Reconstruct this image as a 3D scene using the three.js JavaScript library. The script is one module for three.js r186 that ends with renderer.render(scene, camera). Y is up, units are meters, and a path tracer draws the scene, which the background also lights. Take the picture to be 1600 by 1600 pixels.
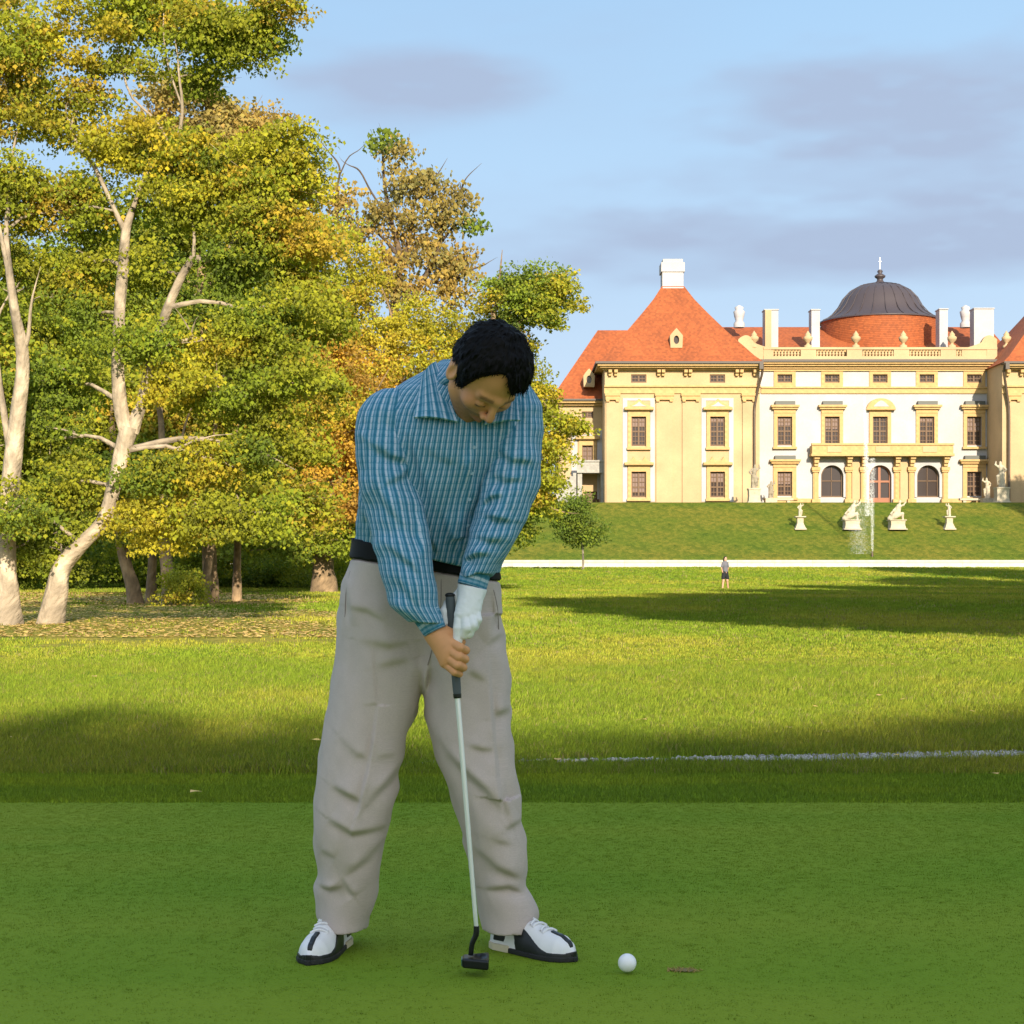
import * as THREE from 'three';
import { mergeGeometries, mergeVertices, toCreasedNormals } from 'three/addons/utils/BufferGeometryUtils.js';

// ---------- camera, sky, sun, exposure ----------
const F = 2600, EYE = 0.95, HORIZON = 885;                  // focal length and horizon row, in pixels of the 1600 px photograph
const scene = new THREE.Scene();
const camera = new THREE.PerspectiveCamera(2 * Math.atan(800 / F) * 180 / Math.PI, 1, 0.1, 3000);
camera.position.set(0, EYE, 0);
camera.setViewOffset(1600, 1600, 0, 800 - HORIZON, 1600, 1600);
camera.updateProjectionMatrix();

const SUN_AZ = 11 * Math.PI / 180, SUN_EL = 23 * Math.PI / 180;   // behind the camera, a little to its right
const sunDir = new THREE.Vector3(Math.sin(SUN_AZ) * Math.cos(SUN_EL), Math.sin(SUN_EL), Math.cos(SUN_AZ) * Math.cos(SUN_EL));
const sun = new THREE.DirectionalLight(new THREE.Color().setRGB(1, 0.87, 0.68), 5.0);
sun.position.copy(sunDir).multiplyScalar(150).add(new THREE.Vector3(0, 0, -70));
sun.target.position.set(0, 0, -70);
sun.castShadow = true; sun.shadow.radius = 1.6;
sun.shadow.mapSize.set(4096, 4096);
Object.assign(sun.shadow.camera, { left: -110, right: 110, top: 110, bottom: -110, near: 1, far: 420 });
scene.add(sun, sun.target);

const renderer = new THREE.WebGLRenderer({ antialias: true });
renderer.toneMapping = THREE.LinearToneMapping;
renderer.toneMappingExposure = 1.68;
renderer.shadowMap.enabled = true;

// ---------- numbers: noise, random, pixels to metres ----------
let seedNow = 12345;
function rnd() { seedNow = (seedNow + 0x6d2b79f5) | 0; let t = Math.imul(seedNow ^ (seedNow >>> 15), 1 | seedNow); t = (t + Math.imul(t ^ (t >>> 7), 61 | t)) ^ t; return ((t ^ (t >>> 14)) >>> 0) / 4294967296; }
const rr = (a, b) => a + (b - a) * rnd();
const lerp = (a, b, t) => a + (b - a) * t, clamp = (x, a, b) => Math.min(b, Math.max(a, x));
const smooth = (a, b, x) => { const t = clamp((x - a) / (b - a), 0, 1); return t * t * (3 - 2 * t); };
function hash3(x, y, z) { let h = Math.imul(x, 374761393) + Math.imul(y, 668265263) + Math.imul(z, 2147483647 ^ 0x5bd1e995); h = Math.imul(h ^ (h >>> 13), 1274126177); return ((h ^ (h >>> 16)) >>> 0) / 4294967296; }
function noise3(x, y, z, px = 0, py = 0) {                   // value noise, -1 to 1; px, py: periods
  let ix = Math.floor(x), iy = Math.floor(y); const iz = Math.floor(z), fx = x - ix, fy = y - iy, fz = z - iz;
  const u = fx * fx * (3 - 2 * fx), v = fy * fy * (3 - 2 * fy), w = fz * fz * (3 - 2 * fz);
  let ix1 = ix + 1, iy1 = iy + 1;
  if (px) { ix = ((ix % px) + px) % px; ix1 = ((ix1 % px) + px) % px; }
  if (py) { iy = ((iy % py) + py) % py; iy1 = ((iy1 % py) + py) % py; }
  const a = lerp(lerp(hash3(ix, iy, iz), hash3(ix1, iy, iz), u), lerp(hash3(ix, iy1, iz), hash3(ix1, iy1, iz), u), v);
  if (fz === 0) return a * 2 - 1;
  const b = lerp(lerp(hash3(ix, iy, iz + 1), hash3(ix1, iy, iz + 1), u), lerp(hash3(ix, iy1, iz + 1), hash3(ix1, iy1, iz + 1), u), v);
  return lerp(a, b, w) * 2 - 1;
}
function fbm(x, y, z, oct = 4, px = 0, py = 0) { let s = 0, a = 0.5, n = 0; for (let i = 0; i < oct; i++) { s += a * noise3(x, y, z + i * 17, px, py); n += a; a *= 0.5; x *= 2; y *= 2; z *= 2; px *= 2; py *= 2; } return s / n; }
const X = (px, d) => (px - 800) * d / F, Y = (py, d) => EYE + (HORIZON - py) * d / F;
const at = (px, py, d) => new THREE.Vector3(X(px, d), Y(py, d), -d);
const rgb = (r, g, b) => new THREE.Color().setRGB(r, g, b);

// ---------- the sky: clear evening air with thin lavender clouds ----------
{
  const SKY = 0.635, W = 4096, H = 2048, data = new Float32Array(W * H * 4);
  const stops = [[-90, .5, .58, .66], [0, .60, .715, .86], [4, .55, .70, .875], [10, .44, .645, .88], [19, .325, .565, .85], [40, .27, .49, .80], [90, .2, .4, .72]];
  const puff = (az, el, a0, e0, wa, we, n) => { const x = (az - a0) / wa, y = (el - e0) / we; return smooth(1.05, 0.25, Math.sqrt(x * x + y * y) + n); };
  for (let r = 0; r < H; r++) {
    const el = ((r + 0.5) / H - 0.5) * 180, ce = Math.cos(el * Math.PI / 180), se = Math.sin(el * Math.PI / 180);
    let k = 0; while (k < stops.length - 2 && el > stops[k + 1][0]) k++;
    const t = clamp((el - stops[k][0]) / (stops[k + 1][0] - stops[k][0]), 0, 1), base = [1, 2, 3].map((c) => lerp(stops[k][c], stops[k + 1][c], t));
    for (let c = 0; c < W; c++) {
      const ph = ((c + 0.5) / W - 0.5) * 2 * Math.PI, x = Math.cos(ph) * ce, z = Math.sin(ph) * ce, cs = x * sunDir.x + se * sunDir.y + z * sunDir.z;
      const ang = Math.acos(clamp(cs, -1, 1)) * 57.3;
      const glow = 1.1 * Math.exp(-Math.pow(ang / 24, 2)) + 0.78 * Math.exp(-ang / 56);
      let R = base[0] + glow, G = base[1] + glow * 0.86, B = base[2] + glow * 0.62;
      if (el > 0) {
        const az = Math.atan2(x, -z) * 57.29578, e2 = el;               // degrees right of the view
        const near = Math.abs(az) < 24 && el < 24;
        const n = fbm(az / 5 + 40, e2 / 1.3, 3.5, near ? 5 : 3, 0, 0), n2 = near ? fbm(az / 1.6, e2 / 0.35, 9.5, 4) : 0;
        let m = 0.8 * puff(az, el, -3.5, 16.1, 6, 1.6, n * 0.45 + n2 * 0.16) + 0.85 * puff(az, el, 13, 15.4, 10.5, 2.2, n * 0.5 + n2 * 0.2) + 0.9 * puff(az, el, 12, 10.7, 15.5, 1.9, n * 0.4 + n2 * 0.2) + 0.55 * puff(az, el, 14, 13, 12, 1.6, n * 0.6 + n2 * 0.3);
        const wide = fbm(az / 22 + 7, el / 4.5, 1.5, 4), far = smooth(20, 30, Math.abs(az)) + smooth(20, 27, el);
        m += 0.6 * clamp(far, 0, 1) * smooth(0.05, 0.5, wide) * smooth(0, 6, el) * smooth(90, 40, el);
        m += 0.16 * smooth(-0.1, 0.5, wide) ; m = clamp(m * (1 + 0.5 * n2), 0, 0.88);
        const side = smooth(120, 20, ang), cr = lerp(0.405, 1.15, side), cg = lerp(0.49, 1.02, side), cb = lerp(0.665, 0.9, side);
        R = lerp(R, cr, m); G = lerp(G, cg, m); B = lerp(B, cb, m);
      }
      const o = (r * W + c) * 4; data[o] = R * SKY; data[o + 1] = G * SKY; data[o + 2] = B * SKY; data[o + 3] = 1;
    }
  }
  const skyMap = new THREE.DataTexture(data, W, H, THREE.RGBAFormat, THREE.FloatType);
  skyMap.mapping = THREE.EquirectangularReflectionMapping; skyMap.magFilter = THREE.LinearFilter; skyMap.needsUpdate = true;
  scene.background = skyMap; scene.environment = skyMap;
}

// ---------- helpers for meshes ----------
function add(name, geometry, material, parent = scene) { const m = new THREE.Mesh(geometry, material); m.name = name; m.castShadow = m.receiveShadow = true; parent.add(m); return m; }
const used = new Map();
function numbered(name) { const n = used.get(name) ?? 0; used.set(name, n + 1); return n ? name + '_' + String(n).padStart(3, '0') : name; }
function tag(o, label, category, group) { o.userData.label = label; o.userData.category = category; if (group) o.userData.group = group; return o; }
function thing(name, label, category, p = [0, 0, 0], turn = 0, group) { const g = new THREE.Group(); g.name = numbered(name); g.position.set(...p); g.rotation.y = turn; scene.add(g); return tag(g, label, category, group); }
function part(name, parent) { const g = new THREE.Group(); g.name = name; parent.add(g); return g; }
const kind = (o, k) => { o.userData.kind = k; return o; };
const box = (x0, x1, y0, y1, z0, z1) => { const g = new THREE.BoxGeometry(x1 - x0, y1 - y0, z1 - z0); g.translate((x0 + x1) / 2, (y0 + y1) / 2, (z0 + z1) / 2); return g; };
const join = (list) => mergeGeometries(list.map((g) => { g = g.index ? g.toNonIndexed() : g; for (const k of Object.keys(g.attributes)) if (!['position', 'normal', 'uv'].includes(k)) g.deleteAttribute(k); return g; }));
function metricUv(g, s = 1) {                                // uv in metres, by the main direction of each face's normal
  g = g.index ? g.toNonIndexed() : g; const p = g.attributes.position, n = g.attributes.normal, uv = new Float32Array(p.count * 2);
  for (let i = 0; i < p.count; i++) {
    const ax = Math.abs(n.getX(i)), ay = Math.abs(n.getY(i)), az = Math.abs(n.getZ(i)); let u, v;
    if (ay > ax && ay > az) { u = p.getX(i); v = p.getZ(i); } else if (ax > az) { u = p.getZ(i); v = p.getY(i); } else { u = p.getX(i); v = p.getY(i); }
    uv[2 * i] = u * s; uv[2 * i + 1] = v * s;
  }
  g.setAttribute('uv', new THREE.BufferAttribute(uv, 2)); return g;
}
function texture(size, fn, srgb = true) {                    // fn(u, v) -> [r, g, b] 0..1, display values for colour maps
  const a = new Uint8Array(size * size * 4);
  for (let y = 0; y < size; y++) for (let x = 0; x < size; x++) { const c = fn(x / size, y / size), o = (y * size + x) * 4; a[o] = clamp(c[0], 0, 1) * 255; a[o + 1] = clamp(c[1], 0, 1) * 255; a[o + 2] = clamp(c[2], 0, 1) * 255; a[o + 3] = 255; }
  const t = new THREE.DataTexture(a, size, size); t.wrapS = t.wrapT = THREE.RepeatWrapping; t.magFilter = THREE.LinearFilter; t.minFilter = THREE.LinearMipmapLinearFilter; t.generateMipmaps = true;
  if (srgb) t.colorSpace = THREE.SRGBColorSpace; t.needsUpdate = true; return t;
}
const repeat = (t, x, y = x) => { const c = t.clone(); c.repeat.set(x, y); c.needsUpdate = true; return c; };
const std = (color, roughness = 0.85, more = {}) => new THREE.MeshPhysicalMaterial({ color, roughness, ...more });
function tube(points, radii, seg = 8, step = 0.25, rough = 0, close = true) {   // tapered tube through points, radii at the points
  const curve = new THREE.CatmullRomCurve3(points, false, 'centripetal'), n = Math.max(3, Math.round(curve.getLength() / step)), pos = [], uv = [], idx = [];
  const up = new THREE.Vector3(0.31, 0.17, 0.93).normalize(), T = new THREE.Vector3(), A = new THREE.Vector3(), B = new THREE.Vector3(), p = new THREE.Vector3();
  let len = 0, last = null;
  for (let i = 0; i <= n; i++) {
    const t = i / n; curve.getPoint(t, p); curve.getTangent(t, T);
    const k = t * (points.length - 1), k0 = Math.min(points.length - 2, Math.floor(k)), r = lerp(radii[k0], radii[k0 + 1], k - k0);
    A.crossVectors(T, up).normalize(); B.crossVectors(T, A).normalize();
    if (last) len += last.distanceTo(p); last = p.clone();
    for (let j = 0; j <= seg; j++) {
      const a = j / seg * Math.PI * 2, jj = j % seg, q = r * (1 + rough * noise3(Math.cos(a) * 2.3 + 5 + p.x, Math.sin(a) * 2.3 + p.y * 1.7, p.y * 1.3 + 3.3));
      pos.push(p.x + (A.x * Math.cos(a) + B.x * Math.sin(a)) * q, p.y + (A.y * Math.cos(a) + B.y * Math.sin(a)) * q, p.z + (A.z * Math.cos(a) + B.z * Math.sin(a)) * q);
      uv.push(jj === 0 && j ? r * 6.283 : a * r, len);
      if (i < n && j < seg) { const o = i * (seg + 1) + j; idx.push(o, o + seg + 1, o + 1, o + 1, o + seg + 1, o + seg + 2); }
    }
  }
  if (close) { const o = pos.length / 3; curve.getPoint(1, p); pos.push(p.x, p.y, p.z); uv.push(0, len); for (let j = 0; j < seg; j++) idx.push(n * (seg + 1) + j, o, n * (seg + 1) + j + 1); }
  const g = new THREE.BufferGeometry(); g.setAttribute('position', new THREE.Float32BufferAttribute(pos, 3)); g.setAttribute('uv', new THREE.Float32BufferAttribute(uv, 2)); g.setIndex(idx); g.computeVertexNormals(); return g;
}
// surface of f = 0 (f < 0 inside) on a grid: naive surface nets with normals from the field
function skin(f, lo, hi, cell, uvOf) {
  const n = [0, 1, 2].map((i) => Math.ceil((hi[i] - lo[i]) / cell) + 1), [nx, ny, nz] = n, v = new Float32Array(nx * ny * nz).fill(1), at3 = (x, y, z) => (z * ny + y) * nx + x, BL = 5;
  for (let bz = 0; bz < nz; bz += BL) for (let by = 0; by < ny; by += BL) for (let bx = 0; bx < nx; bx += BL) {
    const c = f(lo[0] + (bx + BL / 2) * cell, lo[1] + (by + BL / 2) * cell, lo[2] + (bz + BL / 2) * cell), far = Math.abs(c) > BL * cell * 2.2;
    for (let z = bz; z < Math.min(nz, bz + BL); z++) for (let y = by; y < Math.min(ny, by + BL); y++) for (let x = bx; x < Math.min(nx, bx + BL); x++) v[at3(x, y, z)] = far ? c : f(lo[0] + x * cell, lo[1] + y * cell, lo[2] + z * cell);
  }
  const id = new Int32Array(nx * ny * nz).fill(-1), pos = [], idx = [];
  const E = [[0, 1], [2, 3], [4, 5], [6, 7], [0, 2], [1, 3], [4, 6], [5, 7], [0, 4], [1, 5], [2, 6], [3, 7]], val = new Float32Array(8);
  for (let z = 0; z < nz - 1; z++) for (let y = 0; y < ny - 1; y++) for (let x = 0; x < nx - 1; x++) {
    let mask = 0; for (let k = 0; k < 8; k++) { val[k] = v[at3(x + (k & 1), y + ((k >> 1) & 1), z + (k >> 2))]; if (val[k] < 0) mask |= 1 << k; }
    if (mask === 0 || mask === 255) continue;
    let sx = 0, sy = 0, sz = 0, c = 0;
    for (const [a, b] of E) if ((val[a] < 0) !== (val[b] < 0)) { const t = val[a] / (val[a] - val[b]); sx += lerp(a & 1, b & 1, t); sy += lerp((a >> 1) & 1, (b >> 1) & 1, t); sz += lerp(a >> 2, b >> 2, t); c++; }
    id[at3(x, y, z)] = pos.length / 3; pos.push(lo[0] + (x + sx / c) * cell, lo[1] + (y + sy / c) * cell, lo[2] + (z + sz / c) * cell);
  }
  const quad = (a, b, c, d, flip) => { if (a < 0 || b < 0 || c < 0 || d < 0) return; if (flip) idx.push(a, c, b, a, d, c); else idx.push(a, b, c, a, c, d); };
  for (let z = 1; z < nz - 1; z++) for (let y = 1; y < ny - 1; y++) for (let x = 1; x < nx - 1; x++) {
    const s = v[at3(x, y, z)] < 0;
    if (s !== v[at3(x + 1, y, z)] < 0) quad(id[at3(x, y - 1, z - 1)], id[at3(x, y, z - 1)], id[at3(x, y, z)], id[at3(x, y - 1, z)], !s);
    if (s !== v[at3(x, y + 1, z)] < 0) quad(id[at3(x - 1, y, z - 1)], id[at3(x - 1, y, z)], id[at3(x, y, z)], id[at3(x, y, z - 1)], !s);
    if (s !== v[at3(x, y, z + 1)] < 0) quad(id[at3(x - 1, y - 1, z)], id[at3(x, y - 1, z)], id[at3(x, y, z)], id[at3(x - 1, y, z)], !s);
  }
  const N = new Float32Array(pos.length), e = cell * 0.6;
  for (let i = 0; i < pos.length; i += 3) {
    const [x, y, z] = [pos[i], pos[i + 1], pos[i + 2]], gx = f(x + e, y, z) - f(x - e, y, z), gy = f(x, y + e, z) - f(x, y - e, z), gz = f(x, y, z + e) - f(x, y, z - e), l = Math.hypot(gx, gy, gz) || 1;
    N[i] = gx / l; N[i + 1] = gy / l; N[i + 2] = gz / l;
  }
  const g = new THREE.BufferGeometry(); g.setAttribute('position', new THREE.Float32BufferAttribute(pos, 3)); g.setAttribute('normal', new THREE.BufferAttribute(N, 3)); g.setIndex(idx);
  const uv = new Float32Array(pos.length / 3 * 2);
  for (let i = 0; i < pos.length / 3; i++) { const q = uvOf ? uvOf(pos[3 * i], pos[3 * i + 1], pos[3 * i + 2]) : [pos[3 * i] + pos[3 * i + 2], pos[3 * i + 1]]; uv[2 * i] = q[0]; uv[2 * i + 1] = q[1]; }
  g.setAttribute('uv', new THREE.BufferAttribute(uv, 2)); return g;
}
// distance to a tapered capsule, and smooth minimum
function capsule(x, y, z, a, b, ra, rb) { const bx = b[0] - a[0], by = b[1] - a[1], bz = b[2] - a[2], px = x - a[0], py = y - a[1], pz = z - a[2], t = clamp((px * bx + py * by + pz * bz) / (bx * bx + by * by + bz * bz + 1e-12), 0, 1); return Math.hypot(px - bx * t, py - by * t, pz - bz * t) - lerp(ra, rb, t); }
const ball = (x, y, z, c, r) => { const kx = (x - c[0]) / r[0], ky = (y - c[1]) / r[1], kz = (z - c[2]) / r[2], k1 = Math.hypot(kx, ky, kz), k2 = Math.hypot(kx / r[0], ky / r[1], kz / r[2]); return k2 < 1e-9 ? -Math.min(...r) : k1 * (k1 - 1) / k2; };
const smin = (a, b, k) => { const h = Math.max(k - Math.abs(a - b), 0) / k; return Math.min(a, b) - h * h * k * 0.25; };
const smax = (a, b, k) => -smin(-a, -b, k);

// ---------- the ground: lawn, putting green, gravel strip, bank ----------
const WALL_D = 133, EDGE_D = 148, TERRACE = 6.64;
function groundY(x, d) {
  let y = -0.15 * smooth(36, 74, d) + 1.0 * smooth(84, 131, d);
  if (d > WALL_D + 0.6) { const t = clamp((d - WALL_D - 0.6) / (EDGE_D - WALL_D - 0.6), 0, 1); y = lerp(1.43, TERRACE, t * 0.9 + 0.1 * smooth(0, 1, t)); }
  return y + 0.05 * fbm(x / 9, d / 9, 2.5, 3) * smooth(12, 30, d) * (d < 128 ? 1 : 0);
}
const grassTint = (x, d) => fbm(x / 3.5 + 11, d / 6, 4.5, 4) * 1.25;
const litterAt = (x, d) => fbm(x / 2.2, d / 3, 6.5, 3) + 0.55 * fbm(x / 5 + 9, d / 2.2, 3.5, 2) + 1.3 * smooth(0.5, -6, x + 0.13 * (d - 24)) * smooth(18, 23, d + 2.5 * noise3(x / 2.5, d / 5, 8.5)) * smooth(78, 66, d);
const stripD = (x) => 8.02 + 0.07 * clamp(x, -1, 6) * 1.6 + 0.03 * Math.sin(x * 3.1);   // the pale strip across the lawn
{
  const grass = texture(1024, (u, v) => {
    const a = fbm(u * 16, v * 16, 0.5, 5, 16, 16), b = noise3(u * 340, v * 340, 3, 340, 340), c = fbm(u * 90, v * 90, 7.5, 2, 90, 90);
    const k = 0.9 + 0.13 * a + 0.14 * b + 0.16 * c, w = clamp(0.5 + a * 0.8 + 0.3 * c, 0, 1);
    return [k * lerp(0.72, 1.0, w), k * lerp(0.88, 0.99, w), k * lerp(0.7, 0.9, w)];
  });
  const bumpT = texture(512, (u, v) => { const h = 0.5 + 0.5 * (0.6 * noise3(u * 170, v * 170, 1, 170, 170) + 0.4 * fbm(u * 60, v * 60, 5.5, 2, 60, 60)); return [h, h, h]; }, false);
  const xs = [], ds = [];
  for (let x = -420; x < 420.1;) { xs.push(x); x += Math.abs(x) < 11.9 ? 0.45 : Math.abs(x) < 40 ? 1.6 : 20; }
  for (let d = -90; d < WALL_D + 0.4;) { ds.push(d); d += d < 4 ? 8 : d < 28 ? 0.4 : d < 70 ? 0.9 : 1.1; } ds.push(WALL_D + 0.45);
  const pos = [], uv = [], col = [], idx = [], nx = xs.length;
  ds.forEach((d, j) => xs.forEach((x, i) => {
    pos.push(x, groundY(x, d), -d); uv.push(x / 5, d / 5);
    const t = grassTint(x, d), dry = smooth(0.05, 0.6, t), litter = smooth(-0.35, 0.2, litterAt(x, d) - 0.75);
    let c = [lerp(0.2, 0.32, dry), lerp(0.29, 0.325, dry), lerp(0.022, 0.04, dry)];
    c = [lerp(c[0], 0.5, litter * 0.78), lerp(c[1], 0.33, litter * 0.78), lerp(c[2], 0.085, litter * 0.78)];
    col.push(...c);
    if (j < ds.length - 1 && i < nx - 1) { const o = j * nx + i; idx.push(o, o + 1, o + nx, o + 1, o + nx + 1, o + nx); }
  }));
  const g = new THREE.BufferGeometry(); g.setAttribute('position', new THREE.Float32BufferAttribute(pos, 3)); g.setAttribute('uv', new THREE.Float32BufferAttribute(uv, 2)); g.setAttribute('color', new THREE.Float32BufferAttribute(col, 3)); g.setIndex(idx); g.computeVertexNormals();
  kind(add('lawn', g, std(0xffffff, 0.95, { map: grass, vertexColors: true, bumpMap: repeat(bumpT, 2.5), bumpScale: 0.02, specularIntensity: 0.3 })), 'structure');

  // the bank and the terrace: meadow grass gone partly dry
  { const bd = [WALL_D + 0.5, WALL_D + 0.62]; for (let d = WALL_D + 1.4; d < 152; d += 0.8) bd.push(d); bd.push(160, 200, 260, 420, 640);
    const bp = [], bu = [], bc = [], bi = [], bxs = []; for (let x = -420; x < 420.1; x += Math.abs(x) < 90 ? 1 : 30) bxs.push(x);
    bd.forEach((d, j) => bxs.forEach((x, i) => { bp.push(x, groundY(x, d), -d); bu.push(x / 5, d / 5); const w = smooth(-0.5, 0.6, fbm(x / 4, d / 2.2, 5.5, 4)); bc.push(lerp(0.18, 0.29, w), lerp(0.215, 0.245, w), lerp(0.026, 0.04, w)); if (j < bd.length - 1 && i < bxs.length - 1) { const o = j * bxs.length + i; bi.push(o, o + 1, o + bxs.length, o + 1, o + bxs.length + 1, o + bxs.length); } }));
    const gb = new THREE.BufferGeometry(); gb.setAttribute('position', new THREE.Float32BufferAttribute(bp, 3)); gb.setAttribute('uv', new THREE.Float32BufferAttribute(bu, 2)); gb.setAttribute('color', new THREE.Float32BufferAttribute(bc, 3)); gb.setIndex(bi); gb.computeVertexNormals(); kind(add('bank_terrain', gb, std(0xffffff, 0.95, { map: grass, vertexColors: true, bumpMap: repeat(bumpT, 2.5), bumpScale: 0.05, specularIntensity: 0.3 })), 'structure'); }

  // putting green: closely mown, an even sheet with faint mowing lines and mottling
  const GE = 6.72, gp = [], gu = [], gc = [], gi = [], gx = [], gd = [];
  for (let x = -14; x < 14.01; x += 0.2) gx.push(x);
  for (let d = -12; d < GE - 0.01; d += d < 2.8 ? 0.5 : 0.1) gd.push(d); gd.push(GE);
  gd.forEach((d, j) => gx.forEach((x, i) => {
    const e = d === GE ? 0.05 * noise3(x * 1.2, 3.3, 0.5) : 0;
    gp.push(x, 0.005, -(d + e)); gu.push(x / 1.6, d / 1.6);
    const t = fbm(x / 0.9, d / 1.3, 8.5, 4), s = fbm(x / 4 + 3, d / 0.35, 1.5, 2), w = smooth(-0.9, 1.0, 0.8 * t + 0.9 * s);
    gc.push(lerp(0.14, 0.215, w), lerp(0.245, 0.285, w), lerp(0.013, 0.022, w));
    if (j < gd.length - 1 && i < gx.length - 1) { const o = j * gx.length + i; gi.push(o, o + 1, o + gx.length, o + 1, o + gx.length + 1, o + gx.length); }
  }));
  const g2 = new THREE.BufferGeometry(); g2.setAttribute('position', new THREE.Float32BufferAttribute(gp, 3)); g2.setAttribute('uv', new THREE.Float32BufferAttribute(gu, 2)); g2.setAttribute('color', new THREE.Float32BufferAttribute(gc, 3)); g2.setIndex(gi); g2.computeVertexNormals();
  kind(add('putting_green_ground', g2, std(0xffffff, 0.95, { vertexColors: true, bumpMap: repeat(bumpT, 2.6), bumpScale: 0.003, specularIntensity: 0.25 })), 'structure');

  // blades: rough grass beyond the green, shorter turf on the fringe, very short turf on the green
  const tuft = (blades, h, w, spread) => {
    const p = [], n = [], ix = [];
    for (let b = 0; b < blades; b++) {
      const a = rnd() * 6.283, r = Math.sqrt(rnd()) * spread, bx = Math.cos(a) * r, bz = Math.sin(a) * r, f = rnd() * 6.283, hh = h * rr(0.55, 1.1), ww = w * rr(0.7, 1.2), lx = Math.cos(f + 1.4) * hh * rr(0.1, 0.75), lz = Math.sin(f + 1.4) * hh * rr(0.1, 0.75), cx = Math.cos(f) * ww / 2, cz = Math.sin(f) * ww / 2, o = p.length / 3;
      p.push(bx - cx, 0, bz - cz, bx + cx, 0, bz + cz, bx + lx * 0.4 - cx * 0.8, hh * 0.6, bz + lz * 0.4 - cz * 0.8, bx + lx * 0.4 + cx * 0.8, hh * 0.6, bz + lz * 0.4 + cz * 0.8, bx + lx, hh, bz + lz);
      for (let k = 0; k < 5; k++) n.push(-Math.sin(f) * 0.78, 0.6, Math.cos(f) * 0.78);
      ix.push(o, o + 1, o + 2, o + 1, o + 3, o + 2, o + 2, o + 3, o + 4);
    }
    const g = new THREE.BufferGeometry(); g.setAttribute('position', new THREE.Float32BufferAttribute(p, 3)); g.setAttribute('normal', new THREE.Float32BufferAttribute(n, 3)); g.setAttribute('uv', new THREE.Float32BufferAttribute(new Float32Array(p.length / 3 * 2), 2)); g.setIndex(ix); return g;
  };
  const blade = new THREE.MeshPhysicalMaterial({ color: 0xffffff, roughness: 1, transmission: 0.3, specularIntensity: 0.3 });
  const M = new THREE.Matrix4(), Q = new THREE.Quaternion(), UPV = new THREE.Vector3(0, 1, 0), c = new THREE.Color();
  const sow = (name, geo, list, tint) => {
    const im = new THREE.InstancedMesh(geo, blade, list.length); im.name = name; im.castShadow = im.receiveShadow = true;
    list.forEach(([x, d, s, y = groundY(x, d)], i) => { Q.setFromAxisAngle(UPV, rnd() * 6.283); M.compose(new THREE.Vector3(x, y - 0.003, -d), Q, new THREE.Vector3(s, s * rr(0.75, 1.2), s)); im.setMatrixAt(i, M); tint(x, d, c); im.setColorAt(i, c); });
    kind(im, 'stuff'); scene.add(im); return im;
  };
  const roughTint = (x, d, c) => { const t = smooth(-0.25, 0.55, grassTint(x, d) + rr(-0.3, 0.3)), k = rr(0.8, 1.2); c.setRGB(lerp(0.235, 0.42, t) * k, lerp(0.33, 0.405, t) * k, lerp(0.022, 0.045, t) * k); if (rnd() < 0.06) c.setRGB(0.36 * k, 0.3 * k, 0.11 * k); };
  const near = [], mid = [], fringe = [], green = [];
  for (let i = 0; i < 90000; i++) { const d = 7.55 + Math.pow(rnd(), 1.3) * 9, w = d * 0.335, x = rr(-w, w); if (Math.abs(d - stripD(x)) < 0.15 && x > 0.2 && rnd() < 0.93) continue; near.push([x, d, rr(0.75, 1.2) * (0.85 + 0.35 * noise3(x / 1.1, d / 1.1, 6.6))]); }
  for (let i = 0; i < 150000; i++) { const d = 16 + Math.pow(rnd(), 1.7) * 114, w = d * 0.33, x = rr(-w, w); if (smooth(0.42, 0.9, litterAt(x, d)) > rnd() * 1.03) continue; mid.push([x, d, rr(0.9, 1.5) * Math.min(d / 24, 2.4)]); }
  for (let i = 0; i < 36000; i++) { const d = rr(6.66, 7.7), w = d * 0.335, x = rr(-w, w); fringe.push([x, d, rr(0.7, 1.15)]); }
  for (let i = 0; i < 120000; i++) { const d = 3.0 + Math.sqrt(rnd()) * 3.74, w = d * 0.325, x = rr(-w, w); green.push([x, d, rr(0.7, 1.2), 0.006]); }
  sow('rough_grass', tuft(9, 0.05, 0.0042, 0.045), near, roughTint);
  sow('far_grass', tuft(8, 0.036, 0.009, 0.07), mid, roughTint);
  sow('fringe_grass', tuft(9, 0.024, 0.0032, 0.03), fringe, (x, d, c) => { const k = rr(0.75, 1.15), t = smooth(-0.4, 0.5, fbm(x / 1.5, d / 0.5, 3.5, 3)); c.setRGB(lerp(0.24, 0.36, t) * k, lerp(0.38, 0.45, t) * k, 0.026 * k); });
  sow('green_turf_grass', tuft(8, 0.0042, 0.0017, 0.012), green, (x, d, c) => { const t = smooth(-1.1, 1.2, fbm(x / 0.9, d / 1.3, 8.5, 4) * 0.8 + 0.9 * fbm(x / 4 + 3, d / 0.35, 1.5, 2) + rr(-0.25, 0.25)), k = rr(0.9, 1.08); c.setRGB(lerp(0.155, 0.24, t) * k, lerp(0.265, 0.31, t) * k, lerp(0.014, 0.025, t) * k); });

  // pale gravel strip
  const sp = [], si = [], su = [];
  for (let i = 0; i <= 200; i++) { const x = 1.0 + i * 0.03, d = stripD(x), w = (0.05 + 0.11 * smooth(0.4, 1.6, x)) * (0.8 + 0.4 * noise3(x * 6, 1.1, 0.5)); for (const s of [-1, 1]) { const dd = d + s * (w + 0.02 * noise3(x * 9, s + 3.3, 2.5)); sp.push(x, groundY(x, dd) + 0.004, -dd); su.push(x, dd); } if (i < 200) { const o = i * 2; si.push(o, o + 2, o + 1, o + 1, o + 2, o + 3); } }
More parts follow.
